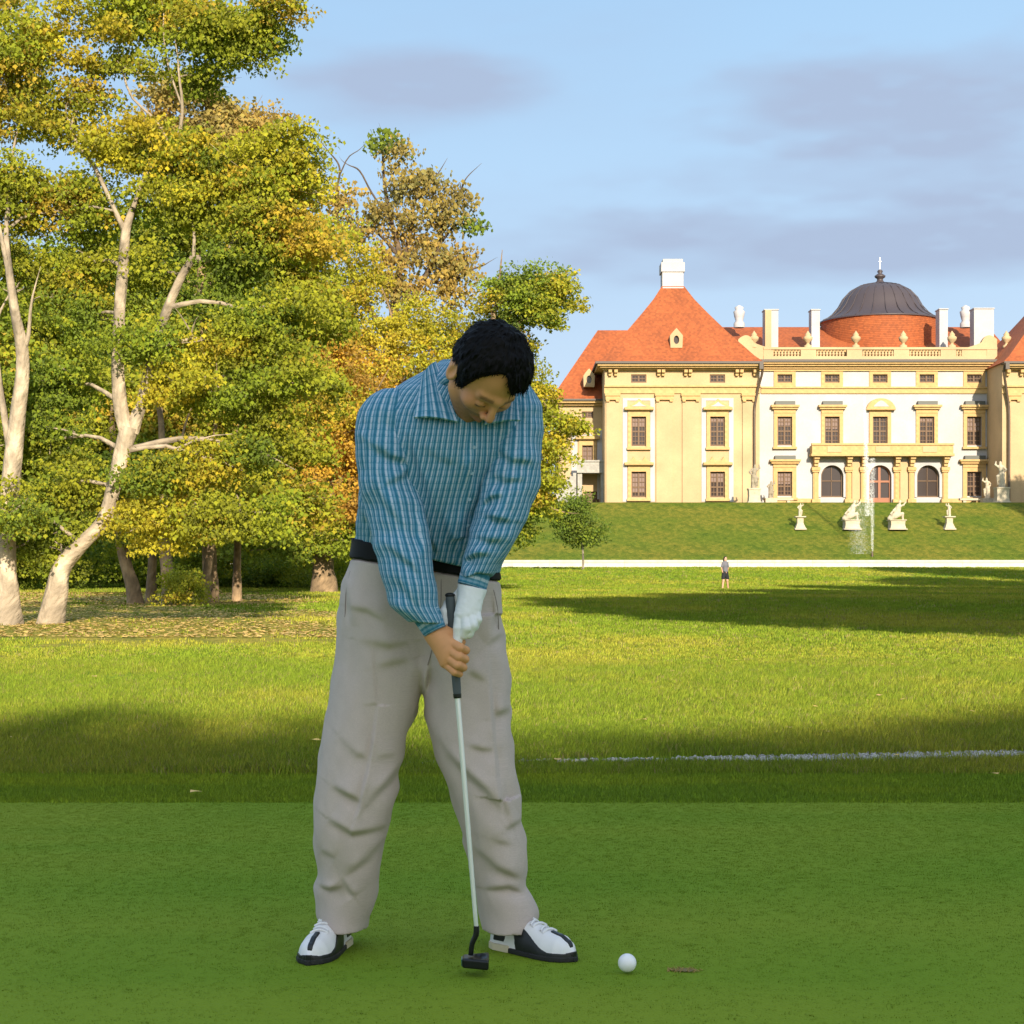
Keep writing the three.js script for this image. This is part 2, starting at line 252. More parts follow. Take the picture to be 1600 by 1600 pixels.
  const g3 = new THREE.BufferGeometry(); g3.setAttribute('position', new THREE.Float32BufferAttribute(sp, 3)); g3.setAttribute('uv', new THREE.Float32BufferAttribute(su, 2)); g3.setIndex(si); g3.computeVertexNormals();
  kind(add('gravel_path', g3, std(rgb(0.27, 0.255, 0.22), 0.95, { bumpMap: bumpT, bumpScale: 0.01 })), 'structure');
  const peb = new THREE.IcosahedronGeometry(0.011, 0), im = new THREE.InstancedMesh(peb, std(0xffffff, 0.8), 5200); im.name = 'gravel';
  for (let i = 0; i < 5200; i++) { const x = i < 260 ? rr(-0.9, 0.9) : rr(0.9, 7), w = 0.05 + 0.13 * smooth(0.4, 1.6, x), d = stripD(x) + (rnd() + rnd() - 1) * w; Q.setFromAxisAngle(new THREE.Vector3(rnd(), rnd(), rnd()).normalize(), rnd() * 6); M.compose(new THREE.Vector3(x, groundY(x, d) + 0.008, -d), Q, new THREE.Vector3(rr(0.6, 1.5), rr(0.4, 1), rr(0.6, 1.5))); im.setMatrixAt(i, M); const k = rr(0.2, 0.46); im.setColorAt(i, c.setRGB(k, k * 0.96, k * 0.88)); }
  im.castShadow = im.receiveShadow = true; kind(im, 'stuff'); scene.add(im);

  // fallen leaves under the trees and a few on the open lawn
  const lf = new THREE.BufferGeometry(); lf.setAttribute('position', new THREE.Float32BufferAttribute([0, 0, 0.5, 0.36, 0.12, 0.1, 0.16, 0.03, -0.45, -0.18, 0.1, -0.42, -0.4, 0.03, 0.12, 0, 0.05, 0], 3)); lf.setIndex([5, 0, 1, 5, 1, 2, 5, 2, 3, 5, 3, 4, 5, 4, 0]); lf.computeVertexNormals();
  const LN = 10000, li = new THREE.InstancedMesh(lf, std(0xffffff, 0.85), LN); li.name = 'fallen_leaves'; let k = 0;
  while (k < LN) { const stray = k < 70, d = stray ? rr(6, 24) : 22 + Math.pow(rnd(), 1.2) * 46, x = stray ? rr(-0.32, 0.32) * d : rr(-0.36, -0.02) * d; if (!stray && litterAt(x, d) < 0.35 + rnd() * 0.4) continue; const s = rr(0.06, 0.13) * (stray ? 0.55 : Math.max(1, d / 34)); Q.setFromAxisAngle(UPV, rnd() * 6.283); M.compose(new THREE.Vector3(x, groundY(x, d) + (stray ? 0.03 : 0.015), -d), Q, new THREE.Vector3(s, s, s)); li.setMatrixAt(k, M); const q = rnd(), b = rr(0.7, 1.2); li.setColorAt(k, c.setRGB(lerp(0.5, 0.72, q) * b, lerp(0.32, 0.48, q) * b, 0.12 * b)); k++; }
  li.castShadow = li.receiveShadow = true; kind(li, 'stuff'); scene.add(li);
}

// ---------- the palace ----------
const plasterT = texture(512, (u, v) => { const a = fbm(u * 4, v * 4, 0.5, 5, 4, 4), b = noise3(u * 120, v * 120, 2, 120, 120), k = 0.93 + 0.1 * a + 0.02 * b; return [k, k * 0.998, k * 0.99]; });
const tileT = texture(512, (u, v) => { const row = Math.floor(v * 40), col = Math.floor(u * 32 + (row % 2) * 0.5), k = 0.86 + 0.16 * hash3(((col % 32) + 32) % 32, row, 3) + 0.1 * fbm(u * 3, v * 3, 4.5, 4, 3, 3); return [k, k * 0.97, k * 0.95]; });
const tileB = texture(512, (u, v) => { const r = (v * 40) % 1, h = 1 - r * 0.8; return [h, h, h]; }, false);
const stoneT = texture(256, (u, v) => { const a = fbm(u * 6, v * 6, 0.5, 5, 6, 6), k = 0.9 + 0.12 * a; return [k, k * 0.99, k * 0.96]; });
const PM = {
  cream: std(rgb(0.52, 0.375, 0.215), 0.9, { map: repeat(plasterT, 0.11) }), white: std(rgb(0.48, 0.47, 0.485), 0.9, { map: repeat(plasterT, 0.11) }), trim: std(rgb(0.55, 0.365, 0.16), 0.85, { map: plasterT }),
  tile: std(rgb(0.34, 0.09, 0.022), 0.8, { map: repeat(tileT, 0.14), bumpMap: repeat(tileB, 0.14), bumpScale: 0.03 }), dome: std(rgb(0.055, 0.042, 0.045), 0.5), gutter: std(rgb(0.05, 0.035, 0.025), 0.5), metal: std(rgb(0.1, 0.07, 0.05), 0.45, { metalness: 0.4 }),
  wood: std(rgb(0.115, 0.06, 0.025), 0.6), glass: new THREE.MeshPhysicalMaterial({ color: rgb(0.05, 0.038, 0.035), roughness: 0.12, specularIntensity: 0.9 }), blind: std(rgb(0.2, 0.14, 0.12), 0.8), door: std(rgb(0.26, 0.085, 0.03), 0.5),
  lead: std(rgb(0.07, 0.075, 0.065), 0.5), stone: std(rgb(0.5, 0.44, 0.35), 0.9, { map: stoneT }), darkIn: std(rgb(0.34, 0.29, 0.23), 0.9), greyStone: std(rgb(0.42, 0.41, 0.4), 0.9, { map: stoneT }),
};
const palace = thing('palace', 'baroque palace with orange tiled pavilion roofs and dark dome on the terrace', 'palace', [X(1375, 160), TERRACE - 0.15, -160]);
{
  const OX = X(1375, 160), OY = TERRACE - 0.15, OZ = -160;
  const put = (name, geo, mat, parent = palace) => { geo.translate(-OX, -OY, -OZ); return add(name, metricUv(geo), mat, parent); };
  const B = (px0, px1, pyTop, pyBot, d, front, back = 0) => box(X(px0, d), X(px1, d), Y(pyBot, d), Y(pyTop, d), -d - back, -d + front);   // front: metres proud of depth d
  const wall = (x0, x1, y0, y1, zf, th, holes) => {
    const s = new THREE.Shape(); s.moveTo(x0, y0); s.lineTo(x1, y0); s.lineTo(x1, y1); s.lineTo(x0, y1); s.closePath();
    for (const [a, b, c, e, arch] of holes) { const h = new THREE.Path(); h.moveTo(a, c); h.lineTo(b, c); if (arch) { const r = (b - a) / 2; h.lineTo(b, e - r); h.absarc((a + b) / 2, e - r, r, 0, Math.PI, false); h.lineTo(a, c); } else { h.lineTo(b, e); h.lineTo(a, e); } h.closePath(); s.holes.push(h); }
    const g = new THREE.ExtrudeGeometry(s, { depth: th, bevelEnabled: false, curveSegments: 10 }); g.translate(0, 0, zf - th); return g;
  };
  const holeOf = (px, t, b, w, d, arch) => [X(px - w / 2, d), X(px + w / 2, d), Y(b, d), Y(t, d), arch];
  const windowPart = (px, t, b, w, d, o = {}) => {
    const g = part('window', palace), x0 = X(px - w / 2, d), x1 = X(px + w / 2, d), y0 = Y(b, d), y1 = Y(t, d), z = -d - 0.26, W = x1 - x0, H = y1 - y0, mx = (x0 + x1) / 2;
    put('pane', box(x0, x1, y0, y1, z - 0.05, z), PM.glass, g);
    if (o.blind) put('blind', box(x0 + W * 0.1, x1 - W * 0.1, y1 - H * o.blind, y1 - 0.1, z + 0.004, z + 0.02), PM.blind, g);
    const bars = [box(x0, x0 + 0.13, y0, y1, z, z + 0.1), box(x1 - 0.13, x1, y0, y1, z, z + 0.1), box(x0 + 0.13, x1 - 0.13, y1 - 0.13, y1, z, z + 0.1), box(x0 + 0.13, x1 - 0.13, y0, y0 + 0.15, z, z + 0.1), box(mx - 0.08, mx + 0.08, y0 + 0.15, y1 - 0.13, z, z + 0.12)];
    for (let k = 1; k < (o.rows ?? 4); k++) { const yy = y0 + H * k / (o.rows ?? 4), th = k === Math.floor((o.rows ?? 4) / 2) && (o.rows ?? 4) > 2 ? 0.075 : 0.035; bars.push(box(x0 + 0.13, x1 - 0.13, yy - th, yy + th, z, z + 0.085)); }
    for (const q of [0.27, 0.73]) bars.push(box(x0 + W * q - 0.025, x0 + W * q + 0.025, y0 + 0.15, y1 - 0.13, z, z + 0.07));
    put('frame', join(bars), PM.wood, g);
    if (o.surround) {
      const s = o.surround * d / F, f = -d + 0.002; put('surround', join([box(x0 - s, x0, y0 - s * 0.4, y1 + s, f, f + 0.14), box(x1, x1 + s, y0 - s * 0.4, y1 + s, f, f + 0.14), box(x0, x1, y1, y1 + s, f, f + 0.14)]), PM.trim, g);
      put('sill', box(x0 - s * 1.3, x1 + s * 1.3, y0 - s * 0.4 - 0.22, y0 - s * 0.4, f, f + 0.32), PM.trim, g);
      const hy = y1 + s + 0.002, e = s * 1.9;
      if (o.hood === 'flat') { put('hood', join([box(x0 - e, x1 + e, hy + 0.55, hy + 0.75, f, f + 0.6), box(x0 - s, x1 + s, hy, hy + 0.55, f, f + 0.2), box(x0 - e * 0.8, x1 + e * 0.8, hy + 0.35, hy + 0.548, f, f + 0.42)]), PM.trim, g); put('hood_flashing', box(x0 - s * 0.7, x1 + s * 0.7, hy + 0.752, hy + 1.12, f, f + 0.5), PM.lead, g); }
      else if (o.hood) {
        const sh = new THREE.Shape(), wq = x1 - x0 + 2 * e, hgt = o.hood === 'peak' ? 0.95 : 0.9; sh.moveTo(-wq / 2, 0); sh.lineTo(wq / 2, 0); sh.lineTo(wq / 2, 0.16);
        if (o.hood === 'peak') { sh.quadraticCurveTo(wq * 0.25, 0.3, 0, hgt); sh.quadraticCurveTo(-wq * 0.25, 0.3, -wq / 2, 0.16); } else if (o.hood === 'arch') { sh.quadraticCurveTo(wq * 0.36, hgt * 1.15, 0, hgt * 1.15); sh.quadraticCurveTo(-wq * 0.36, hgt * 1.15, -wq / 2, 0.16); } else { sh.quadraticCurveTo(wq * 0.3, 0.2, wq * 0.2, hgt * 0.75); sh.lineTo(wq * 0.12, 0.35); sh.lineTo(-wq * 0.12, 0.35); sh.lineTo(-wq * 0.2, hgt * 0.75); sh.quadraticCurveTo(-wq * 0.3, 0.2, -wq / 2, 0.16); }
        sh.closePath(); const pg = new THREE.ExtrudeGeometry(sh, { depth: 0.42, bevelEnabled: true, bevelSize: 0.05, bevelThickness: 0.05, bevelSegments: 1, curveSegments: 8 }); pg.translate(mx, hy + 0.3, f + 0.06); put('hood', pg, PM.trim, g);
        put('frieze', box(x0 - s, x1 + s, hy, hy + 0.29, f, f + 0.13), PM.trim, g);
        if (o.hood === 'peak' || o.hood === 'arch') { const tg = new THREE.ExtrudeGeometry((() => { const q = new THREE.Shape(); q.moveTo(-wq * 0.28, 0.28); q.lineTo(wq * 0.28, 0.28); q.quadraticCurveTo(wq * 0.1, o.hood === 'arch' ? 0.86 : 0.42, 0, o.hood === 'arch' ? 0.86 : 0.72); q.quadraticCurveTo(-wq * 0.1, o.hood === 'arch' ? 0.86 : 0.42, -wq * 0.28, 0.28); return q; })(), { depth: 0.03, bevelEnabled: false, curveSegments: 6 }); tg.translate(mx, hy + 0.3, f + 0.532); put('hood_panel', tg, PM.white, g); }
      }
    }
    return g;
  };
  const baseY = OY - 0.3;
  // ---- central block, d = 160
  const D = 160, cx = [1226, 1300, 1375, 1448, 1522];
  const holes = [...cx.map((p) => holeOf(p, 585, 598, 23, D)), ...cx.map((p) => holeOf(p, 651, 696, 23, D)), ...[1226, 1522].map((p) => holeOf(p, 737, 775, 23, D)), ...[1300, 1375, 1450].map((p, i) => holeOf(p, 727, i === 1 ? 789 : 777, 35, D, true))];
  put('central_wall', wall(X(1180, D), X(1572, D), baseY, Y(566, D), -D, 0.6, holes), PM.white);
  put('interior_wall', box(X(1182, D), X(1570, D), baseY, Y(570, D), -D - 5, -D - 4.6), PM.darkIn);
  cx.forEach((p, i) => {
    windowPart(p, 585, 598, 23, D, { rows: 2, surround: 0 });
    windowPart(p, 651, 696, 23, D, { rows: 6, surround: 5.5, hood: i === 2 ? 'arch' : 'flat', blind: [0.3, 0.42, 0, 0.2, 0.5][i] });
  });
  windowPart(1226, 737, 775, 23, D, { rows: 5, surround: 6.5, hood: 'flat', blind: 0.5 }); windowPart(1522, 737, 775, 23, D, { rows: 5, surround: 6.5, hood: 'flat' });
  // mezzanine panels and bands
  for (let i = 0; i < 5; i++) put('mezzanine_surround', join([B(cx[i] - 17, cx[i] - 11.5, 580, 604, D, 0.1), B(cx[i] + 11.5, cx[i] + 17, 580, 604, D, 0.1), B(cx[i] - 11.5, cx[i] + 11.5, 598, 604, D, 0.1), B(cx[i] - 11.5, cx[i] + 11.5, 580, 585, D, 0.1)]), PM.trim);
  put('string_course', join([B(1189, 1563, 604.2, 615, D, 0.15), B(1189, 1563, 605, 607, D, 0.28)]), PM.trim);
  put('cornice', join([B(1186, 1566, 567.5, 570, D, 0.95), B(1186, 1566, 570, 573, D, 0.7), B(1186, 1566, 573, 576.5, D, 0.4), B(1186, 1566, 576.5, 580, D, 0.2)]), PM.trim);
  put('gutter', B(1186, 1566, 563.4, 567.4, D, 1.1), PM.gutter);
  // plinth strips of cream either side of the ground-floor windows
  put('plinth', B(1206, 1268, 779, 788, D, 0.12), PM.trim); put('plinth', B(1482, 1544, 779, 788, D, 0.12), PM.trim);
  // portal: arches, pilasters, consoles, balcony
  const arch = (px, t, b, w, door) => {
    const g = part(door ? 'entrance_door' : 'arched_window', palace), x0 = X(px - w / 2, D), x1 = X(px + w / 2, D), y0 = Y(b, D), y1 = Y(t, D), r = (x1 - x0) / 2, mx = (x0 + x1) / 2, z = -D - 0.42;
    const s = new THREE.Shape(); s.moveTo(x0, y0); s.lineTo(x1, y0); s.lineTo(x1, y1 - r); s.absarc(mx, y1 - r, r, 0, Math.PI, false); s.closePath();
    const pg = new THREE.ExtrudeGeometry(s, { depth: 0.04, bevelEnabled: false, curveSegments: 10 }); pg.translate(0, 0, z - 0.04); put('pane', pg, PM.glass, g);
    const rim = new THREE.Shape(); rim.moveTo(x0, y0); rim.lineTo(x1, y0); rim.lineTo(x1, y1 - r); rim.absarc(mx, y1 - r, r, 0, Math.PI, false); rim.closePath(); const q = r - 0.14, hole = new THREE.Path(); hole.moveTo(x0 + 0.14, y0 + 0.14); hole.lineTo(x1 - 0.14, y0 + 0.14); hole.lineTo(x1 - 0.14, y1 - r); hole.absarc(mx, y1 - r, q, 0, Math.PI, false); hole.closePath(); rim.holes.push(hole);
    const rg = new THREE.ExtrudeGeometry(rim, { depth: 0.14, bevelEnabled: false, curveSegments: 10 }); rg.translate(0, 0, z); const bars = [rg];
    if (door) bars.push(box(mx - 0.12, mx + 0.12, y0 + 0.14, y1 - 0.14, z, z + 0.13), box(x0 + 0.14, x1 - 0.14, y0 + (y1 - y0) * 0.57, y0 + (y1 - y0) * 0.62, z, z + 0.12), box(x0 + 0.14, x1 - 0.14, y0 + 0.14, y0 + 0.7, z, z + 0.1));
    else bars.push(box(mx - 0.03, mx + 0.03, y0 + 0.14, y1 - 0.14, z, z + 0.08), box(x0 + 0.14, x1 - 0.14, y0 + (y1 - y0) * 0.5, y0 + (y1 - y0) * 0.53, z, z + 0.08));
    put('frame', join(bars), door ? PM.door : PM.wood, g);
    const ring = new THREE.Shape(), R2 = r + 0.24; ring.moveTo(x0 - 0.24, y0); ring.lineTo(x0 - 0.001, y0); ring.lineTo(x0 - 0.001, y1 - r); ring.absarc(mx, y1 - r, r + 0.001, Math.PI, 0, true); ring.lineTo(x1 + 0.001, y0); ring.lineTo(x1 + 0.24, y0); ring.lineTo(x1 + 0.24, y1 - r); ring.absarc(mx, y1 - r, R2, 0, Math.PI, false); ring.closePath();
    const ag = new THREE.ExtrudeGeometry(ring, { depth: 0.13, bevelEnabled: false, curveSegments: 10 }); ag.translate(0, 0, -D + 0.002); put('archivolt', ag, PM.white, g);
  };
  arch(1300, 727, 777, 35, false); arch(1375, 727, 789, 35, true); arch(1450, 727, 777, 35, false);
  for (const p of [1274, 1325.5, 1348.5, 1400.5, 1423.5, 1476]) {
    const g = part('pilaster', palace); put('shaft', join([B(p - 4.2, p + 4.2, 722, 786, D, 0.25), B(p - 2.8, p + 2.8, 730, 780, D, 0.32)]), PM.trim, g); put('base', B(p - 6.5, p + 6.5, 780, 789, D, 0.5), PM.trim, g); put('capital', join([B(p - 6.5, p + 6.5, 730, 735, D, 0.5), B(p - 5.6, p + 5.6, 735, 738, D, 0.42)]), PM.trim, g);
    put('console', join([B(p - 4, p + 4, 714, 718, D, 1.0), B(p - 3.5, p + 3.5, 718, 724, D, 0.8), B(p - 3, p + 3, 724, 729, D, 0.6)]), PM.trim, g);
  }
  put('portal_infill', B(1331, 1343, 722, 788, D, 0.16), PM.cream); put('portal_infill', B(1406, 1418, 722, 788, D, 0.16), PM.cream);
  const bal = part('balcony', palace); put('floor', B(1264, 1486, 710, 713.8, D, 1.3), PM.trim, bal); put('parapet', join([box(X(1265.5, D), X(1484.5, D), Y(709.9, D), Y(697, D), -D + 1.0, -D + 1.2), B(1265.5, 1268, 697, 709.9, D, 1.0), B(1482, 1484.5, 697, 709.9, D, 1.0)]), PM.trim, bal); put('handrail', join([box(X(1264.5, D), X(1485.5, D), Y(697, D), Y(694, D), -D + 0.9, -D + 1.3)]), PM.trim, bal);
  for (const p of cx.slice(1, 4)) put('parapet_panel', box(X(p - 11, D), X(p + 11, D), Y(708, D), Y(699, D), -D + 1.202, -D + 1.26), PM.cream, bal);
  // attic parapet with balusters, vases, chimneys
  const A = 161.2;
  put('attic_parapet', join([B(1192, 1556, 557.5, 566, A, 0.5), B(1192, 1556, 543.5, 547, A, 0.5), ...[1192, 1250, 1322, 1395, 1468, 1540].map((p, i) => B(p, i === 5 ? 1556 : i === 0 ? 1204 : p + 24, 547, 557.5, A, 0.45))]), PM.cream);
  for (const [a, b] of [[1204, 1250], [1274, 1322], [1346, 1395], [1419, 1468], [1492, 1540]]) { const list = []; for (let p = a + 2.5; p < b - 1; p += 5) { const g = new THREE.CylinderGeometry(0.11, 0.11, 0.62, 6); g.translate(X(p, A), Y(552.2, A), -A + 0.2); const g2 = new THREE.SphereGeometry(0.16, 6, 5); g2.translate(X(p, A), Y(553.6, A), -A + 0.2); list.push(g, g2); } kind(put('balusters', join(list), PM.cream), 'stuff'); put('baluster_backing', B(a, b, 547, 557.5, A + 0.7, 0.02), PM.trim); }
  const vase = (px, top, bot, d) => { const h = Y(top, d) - Y(bot, d), pr = [[0.3, 0], [0.3, 0.12], [0.12, 0.2], [0.12, 0.28], [0.34, 0.45], [0.38, 0.6], [0.2, 0.72], [0.24, 0.78], [0.12, 0.88], [0.02, 1]].map(([r, y]) => new THREE.Vector2(r * h * 0.75, y * h)); const g = new THREE.LatheGeometry(pr, 12); g.translate(X(px, d), Y(bot, d), -d + 0.1); put('roof_vase', g, PM.cream); };
  for (const p of [1262, 1337, 1411, 1487, 1572, 1178]) vase(p, 517, 543.6, A);
  for (const [p, w, t] of [[1205.5, 21, 483], [1274.5, 13, 483], [1474.5, 13, 482], [1537.5, 31, 481]]) { const g = part('chimney', palace), c = 163; put('stack', box(X(p - w / 2, c), X(p + w / 2, c), Y(566, c), Y(t + 1.5, c), -c - 1.5, -c), PM.white, g); put('cap', box(X(p - w / 2 - 1, c), X(p + w / 2 + 1, c), Y(t + 1.5, c), Y(t, c), -c - 1.6, -c + 0.1), PM.white, g); if (w === 21) put('stack_shoulder', box(X(p - w / 2 - 0.6, c), X(p - 1.5, c), Y(562, c), Y(t + 2.4, c), -c + 0.004, -c + 0.5), PM.cream, g); }
  // main roof behind the parapet
  const poly = (pts, idx) => { const g = new THREE.BufferGeometry(); g.setAttribute('position', new THREE.Float32BufferAttribute(pts.flat(), 3)); g.setIndex(idx); const n = g.toNonIndexed(); n.computeVertexNormals(); n.setAttribute('uv', new THREE.Float32BufferAttribute(new Float32Array(n.attributes.position.count * 2), 2)); return n; };
  { const y0 = Y(562, 162), y1 = Y(511, 172), x0 = X(1150, 160), x1 = X(1600, 160); const g = poly([[x0, y0, -162.2], [x1, y0, -162.2], [x1, y1, -172], [x0, y1, -172], [x0, y0, -182], [x1, y0, -182]], [0, 1, 2, 0, 2, 3, 3, 2, 5, 3, 5, 4, 0, 3, 4, 1, 5, 2, 0, 4, 5, 0, 5, 1]); put('main_roof', g, PM.tile); put('rear_wall', box(x0 + 0.5, x1 - 0.5, baseY, y0 - 0.05, -181.6, -181), PM.cream); }
  // drum and dome
  const dc = 171.5, k = dc / F, lathe = (pr, seg, y0) => { const g = new THREE.LatheGeometry(pr.map(([r, py]) => new THREE.Vector2(Math.max(0.001, r * k), Y(py, dc))), seg); g.translate(X(1375, dc), 0, -dc); return g; };
  put('drum', lathe([[91, 560], [91, 506], [93, 505], [93, 503.5]], 48), PM.tile);
  const dome = part('dome', palace);
  put('shell', lathe([[94, 505], [94, 503], [88, 500.5], [80, 496.5], [72, 490.5], [66.5, 483], [62, 475], [56, 465.5], [48, 457], [38, 450], [26, 446], [12, 443.6], [6, 442.5], [0, 442]], 48), PM.dome, dome);
  { const ribs = []; for (let i = 0; i < 24; i++) { const a = i / 24 * 6.2832 + 0.1, pts = [[93, 502.5], [80, 496], [66.5, 482.6], [56, 465], [38, 449.5], [12, 443]].map(([r, py]) => new THREE.Vector3(X(1375, dc) + Math.cos(a) * r * k, Y(py, dc), -dc + Math.sin(a) * r * k)); ribs.push(tube(pts, pts.map(() => 0.05), 4, 1)); } put('seams', join(ribs), PM.dome, dome); }
  put('lantern', lathe([[9, 442.6], [5, 439], [4.5, 436], [8, 433.5], [8.5, 431], [5, 428.5], [2.5, 427], [4.5, 425], [3.5, 422.5], [1, 421], [0.01, 420.8]], 14), PM.dome, dome);
  put('spire', join([B(1374.6, 1375.4, 402, 421, dc, 0.03, 0.03), B(1373, 1377, 408, 409, dc, 0.025, 0.025)]), std(rgb(0.4, 0.41, 0.44), 0.4, { metalness: 0.6 }), dome);

  // ---- pavilions, front at d = 155, mirrored about the entrance
  const PD = 155, axis = X(1187, PD) + X(1566, PD);
  for (const side of [1, -1]) {
    const mir = (g) => { if (side < 0) { g = g.index ? g.toNonIndexed() : g; g.scale(-1, 1, 1); g.translate(axis, 0, 0); const p = g.attributes.position.array, sw = (a, n) => { for (let i = 0; i < a.length; i += 3 * n) for (let q = 0; q < n; q++) { const t = a[i + n + q]; a[i + n + q] = a[i + 2 * n + q]; a[i + 2 * n + q] = t; } }; sw(p, 3); if (g.attributes.normal) sw(g.attributes.normal.array, 3); if (g.attributes.uv) sw(g.attributes.uv.array, 2); } return g; };
    const pp = (n, g, m, par) => put(n, mir(g), m, par), mpx = (p) => side > 0 ? p : 800 + (axis - X(p, PD)) * F / PD;
    const bays = [998, 1121], hl = bays.flatMap((p) => [holeOf(p, 585, 598, 24, PD), holeOf(p, 651, 697, 23, PD), holeOf(p, 737, 777, 23, PD)]);
    pp('pavilion_front_wall', wall(X(945, PD), X(1187, PD), baseY, Y(568, PD), -PD, 0.6, hl), PM.cream);
    pp('pavilion_side_wall', join([box(X(945, PD), X(945, PD) + 0.6, baseY, Y(568, PD), -178, -PD - 0.6), box(X(1187, PD) - 0.6, X(1187, PD), baseY, Y(568, PD), -178, -PD - 0.6), box(X(945, PD) + 0.6, X(1187, PD) - 0.6, baseY, Y(568, PD), -178, -177.4), box(X(945, PD) + 0.6, X(1187, PD) - 0.6, baseY, Y(570, PD), -PD - 5, -PD - 4.7)]), PM.cream);
    for (const p of bays) {
      const q = mpx(p);
      for (const [a, b, t, bt] of [[-25, -18, 622, 784], [18, 25, 622, 784], [-18, 18, 622, 626]]) pp('white_panel', B(p + a, p + b, t, bt, PD, 0.06), PM.white);
      windowPart(q, 585, 598, 24, PD, { rows: 2 }); windowPart(q, 651, 697, 23, PD, { rows: 6, surround: 5.5, hood: 'peak', blind: p === 998 ? 0.35 : 0.2 }); windowPart(q, 737, 777, 23, PD, { rows: 5, surround: 5.5, hood: 'broken', blind: p === 998 ? 0.8 : 0.4 });
    }
    for (const p of [957, 1038, 1079, 1170]) { const g = part('giant_pilaster', palace), w = p === 957 || p === 1170 ? 10 : 13; pp('shaft', B(p - w, p + w, 628, 788, PD, 0.16), PM.cream, g); pp('capital', join([B(p - w - 2, p + w + 2, 615, 619, PD, 0.4), B(p - w - 1, p + w + 1, 619, 625, PD, 0.3), B(p - w, p - w + 5, 625, 628, PD, 0.36), B(p + w - 5, p + w, 625, 628, PD, 0.36)]), PM.trim, g); }
    pp('pavilion_string_course', join([B(944, 1188, 602.5, 605, PD, 0.32), B(944, 1188, 605, 614.8, PD, 0.14)]), PM.trim);
    pp('pavilion_cornice', join([B(933, 1188, 570.5, 573.5, PD, 1.1), B(937, 1188, 573.5, 576, PD, 0.85), B(941, 1188, 576, 578.5, PD, 0.4), box(X(933, PD), X(945, PD), Y(573.5, PD), Y(570.5, PD), -177, -PD)]), PM.trim);
    for (const p of [953, 962, 1029, 1036, 1071, 1078, 1151, 1158, 1179]) pp('bracket', join([B(p - 2.6, p + 2.6, 578.5, 583, PD, 0.6), B(p - 2.2, p + 2.2, 583, 587.5, PD, 0.34)]), PM.trim);
    pp('pavilion_gutter', join([B(929.5, 1190, 567, 570.3, PD, 1.3), box(X(929.5, PD), X(933, PD), Y(570.3, PD), Y(567, PD), -178, -PD)]), PM.gutter);
    // bell-cast hipped roof
    const ex0 = X(930, PD), ex1 = X(1191, PD), z0 = -PD + 1.2, z1 = -PD - (ex1 - ex0) + 1.2, mx = (ex0 + ex1) / 2, mz = (z0 + z1) / 2, hw = (ex1 - ex0) / 2, yE = Y(568, PD), yT = Y(450, -mz), rings = [[1, 0], [0.9, 0.085], [0.78, 0.215], [0.6, 0.41], [0.4, 0.645], [0.25, 0.83], [0.138, 1]];
    const rp = [], ri = []; for (const [w, h] of rings) for (const [sx, sz] of [[-1, 1], [1, 1], [1, -1], [-1, -1]]) rp.push([mx + sx * hw * w, yE + (yT - yE) * h, mz + sz * hw * w]);
    for (let r = 0; r < rings.length - 1; r++) for (let c = 0; c < 4; c++) { const a = r * 4 + c, b = r * 4 + (c + 1) % 4; ri.push(a, b, b + 4, a, b + 4, a + 4); } const e = (rings.length - 1) * 4; ri.push(e, e + 1, e + 2, e, e + 2, e + 3, 0, 2, 1, 0, 3, 2);
    pp('pavilion_roof', poly(rp, ri), PM.tile);
    const ch = part('roof_chimney', palace), s = hw * 0.13; pp('stack', join([box(mx - s, mx + s, yT - 0.4, yT + 1.5, mz - s, mz + s), box(mx - s * 0.95, mx + s * 0.95, yT + 1.5, yT + 2.05, mz - s * 0.95, mz + s * 0.95)]), PM.white, ch); pp('cap', join([box(mx - s * 1.12, mx + s * 1.12, yT + 1.4, yT + 2.3, mz - s * 1.12, mz + s * 1.12), box(mx - s * 0.95, mx + s * 0.95, yT + 2.3, yT + 2.65, mz - s * 0.95, mz + s * 0.95), box(mx - s * 1.0, mx + s * 1.0, yT - 0.42, yT - 0.1, mz - s * 1.2, mz + s * 1.2)]), PM.white, ch);
    const dormer = (px, py, d) => { const g = part('dormer', palace), x = X(px, d), y = Y(py, d), sh = new THREE.Shape(); sh.moveTo(-0.55, -0.8); sh.lineTo(0.55, -0.8); sh.lineTo(0.6, 0.35); sh.quadraticCurveTo(0.3, 0.75, 0, 1.05); sh.quadraticCurveTo(-0.3, 0.75, -0.6, 0.35); sh.closePath(); const h = new THREE.Path(); h.absellipse(0, -0.05, 0.26, 0.4, 0, 6.2832, true); sh.holes.push(h); const q = new THREE.ExtrudeGeometry(sh, { depth: 2.6, bevelEnabled: false, curveSegments: 8 }); q.translate(x, y, -d - 2.6); pp('housing', q, PM.cream, g); pp('opening', box(x - 0.3, x + 0.3, y - 0.5, y + 0.4, -d - 0.4, -d - 0.3), PM.glass, g); };
    dormer(1057, 530, PD + 0.2);
    // urn beside the pavilion roof and scrolled gable piece above the inner corner
    const ur = new THREE.LatheGeometry([[0.9, 0], [0.9, 0.5], [0.6, 0.8], [0.8, 1.3], [0.95, 1.9], [0.6, 2.1], [0.75, 2.4], [0.3, 2.6], [0.01, 2.7]].map(([r, y]) => new THREE.Vector2(r * 0.62, y * 0.85)), 14); ur.translate(X(1155, 168), Y(512, 168), -168); pp('roof_urn', ur, PM.white);
